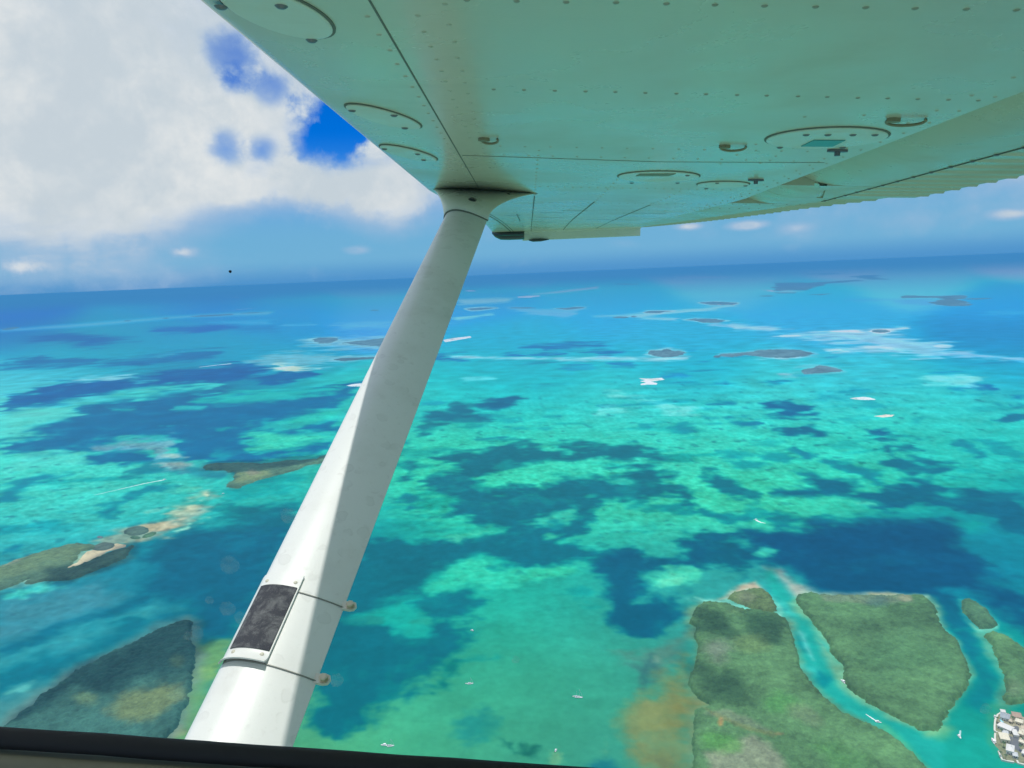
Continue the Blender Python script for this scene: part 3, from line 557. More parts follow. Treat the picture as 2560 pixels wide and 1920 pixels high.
 ('R', [(1300,1100),(1420,1170),(1500,1260),(1600,1389),(1560,1389),(1440,1255),(1310,1180)], (85,195,150), 7, .7, .3), ('R', [(1100,1000),(1300,1110),(1290,1150),(1080,1030)], (45,190,175), 7, .6, .3),
]
PATCHES2 = [
 ('R', [(100,295),(240,310),(400,352),(540,392),(640,400),(640,412),(560,402),(420,372),(280,335),(160,325)], (130,218,200), 4, .95, .15),
 ('R', bean(600,402,45,8,8), (165,225,205), 4, .7, .15), ('R', bean(1655,1165,95,34,-10), (130,185,135), 9, .8, .2), ('R', bean(1690,1190,60,30,-20), (70,175,140), 12, .7, .2),
 ('R', [(1885,470),(1930,497),(2005,497),(2050,475),(2050,492),(2000,515),(1930,520),(1900,500)], (120,205,180), 4, .9, .15),
 ('R', [(2020,995),(2060,1040),(2000,1100),(2000,1230),(2060,1360),(2000,1300),(1980,1150)], (55,165,135), 9, .6, .3),
]
FRINGES = [
 ('tri', (108,142,138), 16, .75, 12), ('spit', (110,165,150), 7, .6, 7), ('wing', (75,165,165), 6, .6, 5), ('heart', (150,200,155), 8, .75, 9), ('main', (140,160,120), 7, .65, 10), ('point', (120,205,185), 4, .7, 4), ('tear', (70,170,165), 5, .6, 4), ('east', (130,195,160), 8, .65, 9), ('town', (70,165,135), 8, .7, 6),
 ('pair1', (120,185,200), 6, .7, 4), ('pair2', (120,185,200), 7, .7, 5), ('low', (115,180,200), 5, .7, 4), ('dia', (140,200,215), 6, .7, 4), ('long', (120,190,215), 4, .6, 3), ('dart', (110,190,205), 4, .6, 3), ('bar', (200,225,235), 3, .8, 2), ('hour', (90,165,220), 2, .5, 2), ('cap', (150,205,230), 2, .7, 2), ('fish', (140,200,228), 2, .7, 2), ('bird', (120,185,225), 2, .6, 2), ('keel', (140,195,228), 3, .7, 2), ('snake', (160,205,230), 2, .8, 2),
]
for P in PATCHES: paint(*P)

# shallows and shores round the islands
def fringe(key, rgb, width, op=.8, soft=6):
    paint('N', ISL[key], rgb, soft=soft, op=op, warp=.35, edge=width)
for key, rgb, wd, op, sf in FRINGES: fringe(key, rgb, wd, op, sf)
for P in PATCHES2: paint(*P)

# mottling of the bottom: sand ripples, scattered heads of weed
lum = col.mean(1)
m1 = fbm(X, Y, 170.0, 5, Cc, .6, 3.0); m2 = fbm(X, Y, 26.0, 4, Cc, .65, 5.0); calm = .30 + .70 * sstep(1150, 2300, Dd)
m3 = 1 - np.abs(fbm(X, Y, 34.0, 4, Cc, .55, 9.0)) * 2.2
bright = sstep(105, 150, lum)
col = col * (1 + (.10 * m1 + .15 * m2 * calm + .08 * inner)[:, None] * (.5 + .75 * bright[:, None]))
col += (np.clip(m3 - .5, 0, 1) * 34 * bright * calm)[:, None] * np.array([1.0, .75, .55])
zone = sstep(-.15, .35, fbm(X, Y, 900.0, 3, Cc, .5, 61.0))
weed = sstep(.22, .52, strk) * sstep(2600, 1500, np.abs(Dd - 4200)) * (.35 + .65 * zone) * sstep(95, 135, lum) * .62
col = col * (1 - weed[:, None]) + (np.array([.0, .74, .86]) * col) * weed[:, None]
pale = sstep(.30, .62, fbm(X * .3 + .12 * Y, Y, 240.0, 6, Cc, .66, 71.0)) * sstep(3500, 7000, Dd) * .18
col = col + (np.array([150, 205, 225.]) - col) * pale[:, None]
spk = sstep(.34, .62, fbm(X, Y, 62.0, 4, Cc, .6, 21.0)) * bright
col = col * (1 - .30 * (spk * calm)[:, None] * np.array([1.0, .75, .5]))
col = np.clip(col, 2, 250)

LIGHT = 1.27                       # what a white sheet on the water returns under this sun and sky
HAZE_K, HAZE_C = 6.2e-5, np.array([.058, .262, .52])
T = np.exp(-HAZE_K * Dd)[:, None]
lin = srgb_arr(col)
alb_in = np.clip((lin - (1 - T) * HAZE_C * .92) / (LIGHT * np.maximum(T, .12)), [.0008, .02, .03], .72)
alb = np.empty((nr, na, 3)); alb[:] = np.array([.15, .28, .20])
wild = fbm(SX, SY, 900.0, 6, cell, .6, 3.0)
alb *= (1 + .5 * wild)[..., None]
alb[ii] = alb_in
alb = np.clip(alb, .0008, .8)

verts = np.stack([SX, SY, np.zeros_like(SX)], -1).reshape(-1, 3)
i0 = (np.arange(nr - 1)[:, None] * na + np.arange(na)[None, :]).ravel()
i1 = (np.arange(nr - 1)[:, None] * na + (np.arange(na)[None, :] + 1) % na).ravel()
quads = np.stack([i0, i0 + na, i1 + na, i1], -1)
me = bpy.data.meshes.new("water")
nv = len(verts); nq = len(quads)
me.vertices.add(nv + 1); me.loops.add(nq * 4 + na * 3); me.polygons.add(nq + na)
co = np.concatenate([verts.ravel(), [0, 0, 0]]).astype(np.float32)
me.vertices.foreach_set("co", co)
last = (nr - 1) * na
fan = np.stack([last + np.arange(na), np.full(na, nv), last + (np.arange(na) + 1) % na], -1)
me.loops.foreach_set("vertex_index", np.concatenate([quads.ravel(), fan.ravel()]).astype(np.int32))
me.polygons.foreach_set("loop_start", np.concatenate([np.arange(nq) * 4, nq * 4 + np.arange(na) * 3]).astype(np.int32))
me.polygons.foreach_set("loop_total", np.concatenate([np.full(nq, 4), np.full(na, 3)]).astype(np.int32))
me.update(calc_edges=True)
at = me.color_attributes.new("bottom", 'FLOAT_COLOR', 'POINT')
rgba = np.ones((nv + 1, 4), np.float32); rgba[:nv, :3] = alb.reshape(-1, 3); rgba[nv, :3] = (.17, .27, .17)
at.data.foreach_set("color", rgba.ravel())
def water_build(t, p):
    a = t.new("ShaderNodeAttribute", attribute_name="bottom")
    tc = t.new("ShaderNodeTexCoord"); o = tc.outputs["Object"]
    n1 = t.noise(o, .075, 4, .65); n2 = t.noise(o, .018, 5, .6)
    k = t.math('ADD', t.math('MULTIPLY', t.math('SUBTRACT', n1, .5), .40), t.math('MULTIPLY', t.math('SUBTRACT', n2, .5), .30))
    col_ = t.vmath('MULTIPLY', a.outputs["Color"], t.vmath('ADD', (1, 1, 1), t.vmath('SCALE', (1.0, .8, .7), scale=k)))
    t.l.new(col_, p.inputs["Base Color"])
    bm = t.new("ShaderNodeBump"); bm.inputs["Strength"].default_value = .12; bm.inputs["Distance"].default_value = 1.0
    t.l.new(t.noise(o, .12, 3, .6), bm.inputs["Height"]); t.l.new(bm.outputs[0], p.inputs["Normal"])
    p.inputs["IOR"].default_value = 1.33
M['water'] = mat("sea_water", (.02, .3, .3), 0.42, spec=.03, build=water_build)
me.materials.append(M['water'])
water = bpy.data.objects.new("water", me); COL.objects.link(water); water.location = (0, 0, -ALT)
tag(water, "turquoise shallow sea with dark weed beds and pale sand bars reaching to the horizon", kind="structure")

# ------------------------------------------------------------------ the air between here and the horizon
hv, hf = box(-130000, 130000, -130000, 130000, -ALT - 1.5, 1.6)
M['haze'] = bpy.data.materials.new("sea_haze"); M['haze'].use_nodes = True
_t = NT(M['haze'].node_tree); _t.n.clear()
_o = _t.new("ShaderNodeOutputMaterial"); _v = _t.new("ShaderNodeVolumePrincipled")
_v.inputs["Color"].default_value = c4((.12, .51, 1.0)); _v.inputs["Density"].default_value = HAZE_K; _v.inputs["Anisotropy"].default_value = 0.0
_t.l.new(_v.outputs[0], _o.inputs["Volume"])
hz = link("haze", hv, hf, M['haze']); tag(hz, "thin blue sea haze that fades the far water and islands", kind="stuff")
# ------------------------------------------------------------------ islands and bars
def worley(x, y, s):
    gx, gy = np.floor(x / s).astype(np.int64), np.floor(y / s).astype(np.int64)
    best = np.full(x.shape, 9.0); hsh = np.zeros(x.shape)
    for i in (-1, 0, 1):
        for j in (-1, 0, 1):
            h = _perm[(_perm[(gx + i) & 4095] + gy + j) & 4095]
            px = (gx + i + .15 + .7 * ((h * 37) % 101) / 101.0) - x / s; py = (gy + j + .15 + .7 * ((h * 53) % 97) / 97.0) - y / s
            d = px * px + py * py
            m = d < best; best = np.where(m, d, best); hsh = np.where(m, (h % 89) / 89.0, hsh)
    return np.sqrt(best), hsh
def leaf_build(t, p):
    a = t.new("ShaderNodeAttribute", attribute_name="leaf")
    tc = t.new("ShaderNodeTexCoord"); o = tc.outputs["Object"]
    k = t.math('ADD', t.math('MULTIPLY', t.math('SUBTRACT', t.noise(o, .22, 5, .75), .5), 1.25), t.math('MULTIPLY', t.math('SUBTRACT', t.noise(o, .03, 4, .6), .5), .7))
    t.l.new(t.vmath('MULTIPLY', a.outputs["Color"], t.vmath('ADD', (1, 1, 1), t.vmath('SCALE', (1, .95, .8), scale=k))), p.inputs["Base Color"])
M['leaf'] = mat("mangrove_leaf", (.05, .1, .05), .7, spec=.12, build=leaf_build)
def sand_build(t, p):
    a = t.new("ShaderNodeAttribute", attribute_name="leaf")
    tc = t.new("ShaderNodeTexCoord"); o = tc.outputs["Object"]
    k = t.math('MULTIPLY', t.math('SUBTRACT', t.noise(o, .08, 5, .65), .5), .5)
    t.l.new(t.vmath('MULTIPLY', a.outputs["Color"], t.vmath('ADD', (1, 1, 1), t.vmath('SCALE', (1, 1, 1), scale=k))), p.inputs["Base Color"])
M['sand'] = mat("coral_sand", (.6, .56, .46), .85, spec=.1, build=sand_build)

def land(name, npts, height, rgb, matl, zones=(), rough=1.0, crown=True, cellk=.0021, edge=5.0, cut=None, lift=0.0):
    """a low island: outline carried down to the water, cover of uneven height, ragged shore"""
    W = np.array([ground(u, v)[:2] for u, v in npts])
    ctr = W.mean(0); dist = math.hypot(*ctr)
    far = math.hypot(dist, ALT)
    lo, hi = W.min(0), W.max(0)
    cs = max(2.3, far * cellk)
    ext = hi - lo
    cx_ = max(cs, ext[0] / 420); cy_ = max(cs * max(1, far / 2500) , ext[1] / 420)
    cx_ = min(cx_, max(.8, ext[0] / 14)); cy_ = min(cy_, max(.8, ext[1] / 9))
    mg = 2
    xs = np.arange(lo[0] - mg * cx_, hi[0] + (mg + 1) * cx_, cx_); ys = np.arange(lo[1] - mg * cy_, hi[1] + (mg + 1) * cy_, cy_)
    GX, GY = np.meshgrid(xs, ys)
    jx, jy = rng.uniform(-.3, .3, GX.shape) * cx_, rng.uniform(-.3, .3, GX.shape) * cy_
    GX = GX + jx; GY = GY + jy
    sdv = poly_sd(GX, GY, W)
    wob = min(.007 * far, .07 * max(2, min(ext))) * rough
    sdv = sdv + fbm(GX, GY, max(70.0, wob * 8), 6, None, .68, 2.0) * wob * 1.5
    e = sstep(0, -edge * max(1, far / 2500), sdv)
    if crown and cx_ < 6:
        w1, h1 = worley(GX, GY, 7.0); w2, h2 = worley(GX + 31, GY, 13.0)
        bump = .55 * (1 - np.clip(w1, 0, 1)) + .45 * (1 - np.clip(w2, 0, 1)); var = .6 * h1 + .4 * h2
    else:
        bump = .5 + .5 * gnoise(GX / (3 * cx_), GY / (3 * cy_)); var = .5 + .5 * gnoise(GX / (2 * cx_) + 5, GY / (2 * cy_))
    big = fbm(GX, GY, max(120.0, cx_ * 12), 4, None, .55, 6.0)
    Z = e * height * (.48 + .75 * bump + .18 * big) + e * lift
    Z = np.where(sdv > 0, -1.0 - .02 * sdv, Z - .05)
    uu, vv = bearings(GX, GY, np.full_like(GX, -ALT))
    lin = np.tile(srgb_arr(rgb) / 1.12, GX.shape + (1,)) * (1 + .40 * big + .45 * (var - .5))[..., None]
    for sh, poly, zc, soft, op in zones:
        P = np.array(nat(sh, poly))
        d = poly_sd(uu, vv * 1.6, P * np.array([1, 1.6])) + fbm(GX, GY, 90.0, 5, None, .6, 4.0) * soft * 1.3
        m = (sstep(soft, -soft, d) * op)[..., None]
        lin = lin * (1 - m) + srgb_arr(zc) / 1.12 * m * (1 + .5 * (var - .5))[..., None]
    if matl is M['leaf'] and cx_ < 6:
        shore = (sstep(-14, -2, sdv) * .35)[..., None]; lin = lin * (1 - shore * .2)
    lin = np.clip(lin, .006, .8)
    ny, nx = GX.shape
    idx = np.arange(ny * nx).reshape(ny, nx)
    ins = sdv < 0
    keep = ins[:-1, :-1] | ins[1:, :-1] | ins[:-1, 1:] | ins[1:, 1:]
    if cut is not None:
        for cpoly in cut:
            keep &= poly_sd(uu, vv, np.array(cpoly))[:-1, :-1] > 0
    q = np.stack([idx[:-1, :-1][keep], idx[:-1, 1:][keep], idx[1:, 1:][keep], idx[1:, :-1][keep]], -1)
    used, inv = np.unique(q, return_inverse=True); q = inv.reshape(q.shape)
    me = bpy.data.meshes.new(name)
    base = np.array([ctr[0], ctr[1], -ALT])
    V = np.stack([GX.ravel()[used], GY.ravel()[used], Z.ravel()[used] - ALT], -1) - base
    me.vertices.add(len(V)); me.loops.add(q.size); me.polygons.add(len(q))
    me.vertices.foreach_set("co", V.astype(np.float32).ravel()); me.loops.foreach_set("vertex_index", q.astype(np.int32).ravel())
    me.polygons.foreach_set("loop_start", (np.arange(len(q)) * 4).astype(np.int32)); me.polygons.foreach_set("loop_total", np.full(len(q), 4, np.int32))
    me.update(calc_edges=True)
    at = me.color_attributes.new("leaf", 'FLOAT_COLOR', 'POINT')
    rgba = np.ones((len(V), 4), np.float32); rgba[:, :3] = lin.reshape(-1, 3)[used]; at.data.foreach_set("color", rgba.ravel())
    me.materials.append(matl)
    o = bpy.data.objects.new(name, me); COL.objects.link(o); o.location = base
    return o
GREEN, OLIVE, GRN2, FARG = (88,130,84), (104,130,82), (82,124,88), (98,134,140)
main_z = [('R', bean(230,660,90,80), (128,138,122), 22, .6), ('R', [(180,1330),(330,1250),(460,1200),(560,1260),(680,1389),(700,1480),(200,1480)], (140,148,122), 16, .8), ('R', [(150,1060),(300,1040),(450,1100),(600,1170),(560,1185),(400,1130),(250,1090)], (122,140,110), 10, .7),
          ('R', bean(480,600,110,60), (108,138,84), 20, .7), ('R', bean(640,1000,120,70), (80,145,74), 22, .65), ('R', bean(270,1250,140,60,15), (86,148,70), 18, .7), ('R', bean(1000,1330,260,60,20), (84,142,76), 24, .55), ('R', bean(800,1080,120,60,25), (120,138,104), 20, .5),
          ('R', [(130,1010),(230,1060),(420,1140),(560,1170),(640,1180),(660,1200),(600,1210),(420,1165),(240,1090)], (122,132,84), 6, .6), ('R', bean(262,1120,18,30), (170,138,84), 5, .8), ('R', bean(640,1190,34,10), (135,126,86), 4, .6),
          ('R', bean(350,400,60,20), (100,132,90), 10, .6)]
heart_z = [('R', [(900,290),(1480,295),(1500,340),(1200,350),(950,330)], (125,142,115), 9, .6), ('R', bean(1270,335,70,40), (74,108,98), 12, .7), ('R', bean(1500,700,300,120), (80,128,84), 40, .4), ('R', bean(1450,315,40,20), (150,150,120), 8, .6)]
tri_z = [('B', bean(800,1370,190,90,-18), (118,136,88), 26, .8), ('B', bean(480,1340,60,30), (110,140,96), 14, .6), ('B', bean(990,1130,40,34), (104,138,100), 12, .7), ('B', bean(990,1320,40,34), (112,140,105), 12, .6)]
spit_z = [('B', [(-50,590),(140,545),(430,470),(520,480),(400,560),(250,600),(100,650),(-50,690)], (112,138,96), 16, .7), ('B', bean(60,575,60,20,-15), (150,160,130), 8, .6)]
wing_z = [('B', bean(1390,100,100,28,-10), (132,150,96), 12, .8), ('B', bean(1400,75,30,14), (150,145,120), 8, .6)]
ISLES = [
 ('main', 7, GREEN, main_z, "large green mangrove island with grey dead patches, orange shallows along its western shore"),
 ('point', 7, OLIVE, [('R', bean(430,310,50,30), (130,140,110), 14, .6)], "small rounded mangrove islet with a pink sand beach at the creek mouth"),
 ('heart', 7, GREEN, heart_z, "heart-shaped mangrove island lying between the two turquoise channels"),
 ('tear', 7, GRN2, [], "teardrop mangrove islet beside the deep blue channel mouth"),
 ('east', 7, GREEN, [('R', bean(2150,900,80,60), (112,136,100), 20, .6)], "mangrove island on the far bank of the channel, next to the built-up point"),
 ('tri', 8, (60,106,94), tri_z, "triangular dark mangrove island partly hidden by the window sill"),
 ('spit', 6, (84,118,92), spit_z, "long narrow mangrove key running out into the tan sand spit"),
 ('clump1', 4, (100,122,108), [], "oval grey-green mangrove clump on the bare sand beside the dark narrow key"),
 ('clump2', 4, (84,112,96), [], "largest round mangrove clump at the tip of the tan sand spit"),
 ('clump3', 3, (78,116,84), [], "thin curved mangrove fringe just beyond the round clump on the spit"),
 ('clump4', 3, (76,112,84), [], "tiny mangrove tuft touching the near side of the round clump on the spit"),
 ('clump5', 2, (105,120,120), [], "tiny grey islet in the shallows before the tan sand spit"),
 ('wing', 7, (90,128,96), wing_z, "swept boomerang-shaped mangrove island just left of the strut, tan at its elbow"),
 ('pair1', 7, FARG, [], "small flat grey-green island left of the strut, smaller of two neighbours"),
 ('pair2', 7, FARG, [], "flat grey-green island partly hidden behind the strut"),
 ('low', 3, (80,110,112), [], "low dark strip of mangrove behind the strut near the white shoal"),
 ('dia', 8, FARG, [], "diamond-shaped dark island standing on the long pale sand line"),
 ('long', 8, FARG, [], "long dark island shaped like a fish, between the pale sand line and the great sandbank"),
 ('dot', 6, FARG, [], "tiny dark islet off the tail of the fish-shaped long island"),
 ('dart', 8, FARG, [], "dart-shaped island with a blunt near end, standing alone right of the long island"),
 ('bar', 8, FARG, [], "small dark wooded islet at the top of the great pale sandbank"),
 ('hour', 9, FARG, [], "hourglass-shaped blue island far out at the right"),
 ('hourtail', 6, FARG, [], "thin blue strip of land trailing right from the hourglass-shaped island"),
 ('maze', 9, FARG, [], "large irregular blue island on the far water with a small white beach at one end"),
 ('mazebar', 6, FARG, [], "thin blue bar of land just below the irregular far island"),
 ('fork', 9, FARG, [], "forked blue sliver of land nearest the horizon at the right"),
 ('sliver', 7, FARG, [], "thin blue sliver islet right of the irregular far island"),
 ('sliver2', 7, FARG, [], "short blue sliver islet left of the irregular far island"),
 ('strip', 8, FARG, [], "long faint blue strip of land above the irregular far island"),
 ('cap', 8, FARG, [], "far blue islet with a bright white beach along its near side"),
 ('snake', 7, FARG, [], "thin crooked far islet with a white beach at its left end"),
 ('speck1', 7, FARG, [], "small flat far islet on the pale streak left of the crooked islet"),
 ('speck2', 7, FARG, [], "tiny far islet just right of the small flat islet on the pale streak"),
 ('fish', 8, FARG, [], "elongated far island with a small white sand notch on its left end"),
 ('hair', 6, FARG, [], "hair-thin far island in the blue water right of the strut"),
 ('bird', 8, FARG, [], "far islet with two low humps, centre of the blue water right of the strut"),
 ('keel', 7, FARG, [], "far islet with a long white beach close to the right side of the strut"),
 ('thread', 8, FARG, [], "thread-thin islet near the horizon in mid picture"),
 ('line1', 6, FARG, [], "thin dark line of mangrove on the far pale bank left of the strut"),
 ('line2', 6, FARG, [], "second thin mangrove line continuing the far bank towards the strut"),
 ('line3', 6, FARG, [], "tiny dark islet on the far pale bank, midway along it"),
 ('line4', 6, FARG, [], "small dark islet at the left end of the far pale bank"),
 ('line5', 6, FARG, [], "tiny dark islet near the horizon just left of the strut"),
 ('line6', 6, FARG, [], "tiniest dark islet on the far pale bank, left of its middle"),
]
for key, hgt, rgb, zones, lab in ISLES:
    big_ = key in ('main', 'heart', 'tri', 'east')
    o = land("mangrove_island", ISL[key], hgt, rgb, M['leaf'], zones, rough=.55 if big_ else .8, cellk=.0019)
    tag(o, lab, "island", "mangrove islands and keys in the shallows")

BARS = [
 ('C', [(1830,120),(1920,122),(1990,117),(2005,129),(1920,143),(1950,150),(1965,165),(1900,161),(1850,165),(1838,158),(1885,150),(1840,141),(1875,133)], (246,250,240), "bright white broken sandbar alone in mid turquoise water"),
 ('D', [(1060,253),(1100,246),(1160,242),(1210,250),(1240,262),(1160,264),(1100,260)], (238,250,244), "smooth white spindle-shaped sandbar in the right-hand shallows"),
 ('D', [(1215,370),(1270,364),(1300,358),(1365,361),(1345,373),(1280,379),(1250,374)], (240,225,205), "small pinkish sandbar with a weedy rim, below the white spindle-shaped one"),
 ('F', [(20,607),(90,592),(230,576),(242,588),(140,605),(40,624)], (240,245,240), "white sandbar emerging from behind the right edge of the strut"),
 ('A', [(1912,584),(1960,575),(2040,568),(2040,586),(1990,590),(1940,588)], (235,246,238), "white sandbar tucked behind the left edge of the strut"),
 ('F', [(575,280),(620,272),(760,267),(755,276),(680,286),(600,287)], (225,236,240), "far white sandbar with a dark shadow line, right of the strut"),
 ('F', [(180,232),(230,226),(275,230),(270,238),(220,241)], (225,236,242), "farthest white sandbar beside the strut"),
 ('F', [(222,371),(300,364),(395,359),(330,373),(260,381)], (246,246,238), "white beach on the far islet next to the strut"),
 ('F', [(2050,337),(2120,334),(2230,328),(2235,340),(2100,341)], (245,246,240), "white beach along the far capped islet"),
 ('F', [(1560,396),(1620,391),(1668,394),(1650,402),(1590,402)], (245,246,240), "white beach at the left end of the crooked far islet"),
 ('F', [(1953,460),(1966,455),(1975,465),(1962,470)], (245,246,240), "tiny white sand notch on the elongated far island"),
 ('G', [(195,698),(225,692),(245,697),(225,702)], (240,246,246), "tiny white clearing on the long fish-shaped island"),
 ('A', [(1270,97),(1320,95),(1318,99)], (235,242,246), "white streak of breaking water near the horizon at left"),
 ('B', [(440,550),(478,506),(520,498),(580,500),(640,460),(700,468),(700,482),(620,498),(560,522),(470,570),(375,600),(372,592),(420,568)], (216,204,166), "tan sand beach between the dark narrow key and its grey clumps"),
]
for sh, pts, rgb, lab in BARS:
    o = land("sandbar", nat(sh, pts), .9, rgb, M['sand'], (), rough=.5, crown=False, cellk=.0012, edge=3.0)
    if "streak" in lab: o.name = "breaking_water"; tag(o, lab, "surf")
    else: tag(o, lab, "sandbar", "bare sandbars and beaches in the shallows")
town_o = land("settled_point", ISL['town'], .5, (150,152,120), M['leaf'], [('S', bean(1180,1260,150,60), (120,148,95), 12, .5), ('S', bean(1400,1000,160,300), (205,195,170), 25, .7), ('S', bean(1100,800,120,120), (170,165,135), 20, .6)], rough=.2, crown=False, cellk=.0012, edge=2.0, lift=1.1)
tag(town_o, "low built-up point covered with pale roofs at the channel side", "island")
# ------------------------------------------------------------------ low cumulus overhead, outside the picture: their shadows darken parts of the islands
M['cloud'] = bpy.data.materials.new("cloud_vapour"); M['cloud'].use_nodes = True
_t = NT(M['cloud'].node_tree); _t.n.clear()
_o = _t.new("ShaderNodeOutputMaterial"); _v = _t.new("ShaderNodeVolumeScatter")
_v.inputs["Color"].default_value = (1, 1, 1, 1); _v.inputs["Density"].default_value = .042; _v.inputs["Anisotropy"].default_value = .6
_t.l.new(_v.outputs[0], _o.inputs["Volume"])
def cloud(npts, label, zc=720.0, thick=75.0, ramp_m=45.0, ox=0.0):
    W = np.array([ground(u, v)[:2] for u, v in npts])
    lo, hi = W.min(0) - 70, W.max(0) + 70
    k = 9.0
    GX, GY = np.meshgrid(np.arange(lo[0], hi[0], k), np.arange(lo[1], hi[1], k))
    sdv = poly_sd(GX, GY, W) + fbm(GX, GY, 170.0, 5, None, .6, 80.0 + ox) * 38
    t = thick * np.sqrt(np.clip(-sdv / ramp_m, 0, 1)) * (.55 + .45 * np.clip(.5 + fbm(GX, GY, 120.0, 4, None, .6, 90.0 + ox), 0, 1))
    ins = t > 1.0
    keep = ins[:-1, :-1] | ins[1:, :-1] | ins[:-1, 1:] | ins[1:, 1:]
    idx = np.arange(GX.size).reshape(GX.shape); N0 = GX.size
    top, bot = idx, np.where(ins, idx + N0, idx)
    shift = sun_dir[:2] / sun_dir[2] * (zc + ALT)
    X_, Y_ = GX + shift[0], GY + shift[1]
    V = np.concatenate([np.stack([X_.ravel(), Y_.ravel(), np.where(ins, zc + t * .75, zc).ravel()], -1), np.stack([X_.ravel(), Y_.ravel(), np.where(ins, zc - t * .25, zc).ravel()], -1)])
    q = np.concatenate([np.stack([top[:-1, :-1][keep], top[:-1, 1:][keep], top[1:, 1:][keep], top[1:, :-1][keep]], -1), np.stack([bot[:-1, :-1][keep], bot[1:, :-1][keep], bot[1:, 1:][keep], bot[:-1, 1:][keep]], -1)])
    used, inv = np.unique(q, return_inverse=True); q = inv.reshape(q.shape); V = V[used]
    o = link("cloud", V - V.mean(0), q.tolist(), M['cloud'], loc=tuple(V.mean(0)))
    tag(o, label, kind="stuff"); return o
cloud(nat('R', [(60,420),(130,370),(260,390),(420,430),(430,560),(300,600),(150,560),(40,560)]), "small low cumulus above the corner of the large green island", ox=1)
cloud(nat('R', [(490,430),(600,400),(680,430),(690,540),(640,600),(540,590),(500,520)]), "small low cumulus above the creek side of the large green island", ox=2)
cloud(nat('R', [(90,690),(200,720),(240,800),(380,770),(430,860),(400,980),(280,980),(170,960),(90,880)]), "ragged low cumulus above the middle of the large green island", thick=55, ox=3)
cloud(nat('B', [(-60,1500),(150,1330),(300,1230),(500,1110),(860,920),(1040,850),(1130,900),(1110,1080),(1070,1190),(900,1210),(760,1240),(660,1310),(540,1330),(420,1290),(280,1420),(100,1520)]), "long low cumulus above the triangular island", zc=950, thick=85, ox=4)
cloud(nat('B', [(230,610),(370,600),(440,590),(560,530),(700,480),(760,450),(760,500),(710,550),(570,620),(400,690),(240,700)]), "low cumulus above the dark end of the narrow key", zc=1350, thick=80, ramp_m=25, ox=5)
cloud(nat('B', [(1080,60),(1120,20),(1260,5),(1500,-5),(1740,-25),(1900,-50),(1880,-15),(1640,42),(1450,66),(1330,74),(1290,88),(1240,62),(1140,70)]), "low cumulus above the far side of the swept island", zc=1800, thick=90, ramp_m=25, ox=6)
# ------------------------------------------------------------------ boats
M['hull'] = mat("boat_hull", (.93, .93, .92), .3, coat=.2)
M['deck'] = mat("boat_deck", (.72, .70, .64), .5)
M['glass'] = mat("cabin_glass", (.03, .04, .05), .1)
M['spar'] = mat("boat_spar", (.75, .75, .74), .35, .3)
M['canvas'] = mat("sail_cover", (.62, .66, .72), .8)
M['rubber'] = mat("dinghy_tube", (.70, .72, .72), .6)
M['foam'] = mat("wake_foam", (.82, .87, .86), .9)
M['wake'] = mat("wake_water", (.42, .62, .60), .8)
def hull_mesh(L, B, D, full=.55, k=9):
    rings = []
    for i in range(k):
        x = i / (k - 1)
        b = B / 2 * (1 - max(0, (x - full) / (1 - full)) ** 2.0) * (.86 + .14 * min(1, x / .3))
        b = max(b, .03)
        sheer = D * (.80 + .35 * max(0, x - .4) ** 1.5)
        rings.append([(x * L - L / 2, -b, sheer), (x * L - L / 2 - .1 * x, -b * .82, D * .2), (x * L - L / 2 - .2 * x, 0, -.3), (x * L - L / 2 - .1 * x, b * .82, D * .2), (x * L - L / 2, b, sheer)])
    return loft(rings)
def cabin_mesh(x0, x1, b, z0, z1, rake=.5):
    V = [(x0, -b, z0), (x1, -b * .8, z0), (x1, b * .8, z0), (x0, b, z0), (x0 + rake * .3, -b * .85, z1), (x1 - rake, -b * .65, z1), (x1 - rake, b * .65, z1), (x0 + rake * .3, b * .85, z1)]
    return V, [(0, 3, 2, 1), (4, 5, 6, 7), (0, 1, 5, 4), (1, 2, 6, 5), (2, 3, 7, 6), (3, 0, 4, 7)]
def sea_at(u, v):
    g = ground(u, v); return (g[0], g[1], -ALT)
def sailboat(u, v, rz, label, L=12.0, masts=1, grp="boats lying at anchor"):
    t = tag(empty("sailboat", sea_at(u, v), rz), label, "sailboat", grp)
    link("hull", *hull_mesh(L, L * .30, 1.5), M['hull'], t, True)
    h = link("cabin", *cabin_mesh(-L * .2, L * .2, L * .10, 1.2, 2.1), M['deck'], t)
    link("cabin_window", *cabin_mesh(-L * .15, L * .14, L * .104, 1.55, 1.85, .2), M['glass'], h)
    link("cockpit_canopy", *cabin_mesh(-L * .38, -L * .18, L * .12, 1.3, 3.0, .5), M['canvas'], t)
    for k in range(masts):
        x = L * .08 - k * L * .34; Hm = L * 1.15 * (1 - .25 * k)
        link("mast", *tube([(x, 0, 1.2), (x, 0, Hm)], [.2, .13], 6), M['spar'], t)
        link("boom", *tube([(x, 0, 3.0), (x - L * .3, 0, 3.0)], .30, 6), M['canvas'], t)
    link("furled_jib", *tube([(L * .48, 0, 1.8), (L * .08, 0, L * 1.1)], .16, 5), M['canvas'], t)
    return t
def dinghy(u, v, rz, label, L=4.2):
    t = tag(empty("dinghy", sea_at(u, v), rz), label, "dinghy", "boats lying at anchor")
    link("hull", *hull_mesh(L, 1.9, .7, .5, 7), M['rubber'], t, True)
    link("seat", *box(-.6, -.2, -.8, .8, .5, .62), M['deck'], t)
    link("outboard_motor", *merge(box(-L / 2 - .5, -L / 2 - .05, -.22, .22, .5, 1.2), box(-L / 2 - .4, -L / 2 - .2, -.08, .08, -.4, .5)), M['glass'], t)
    return t
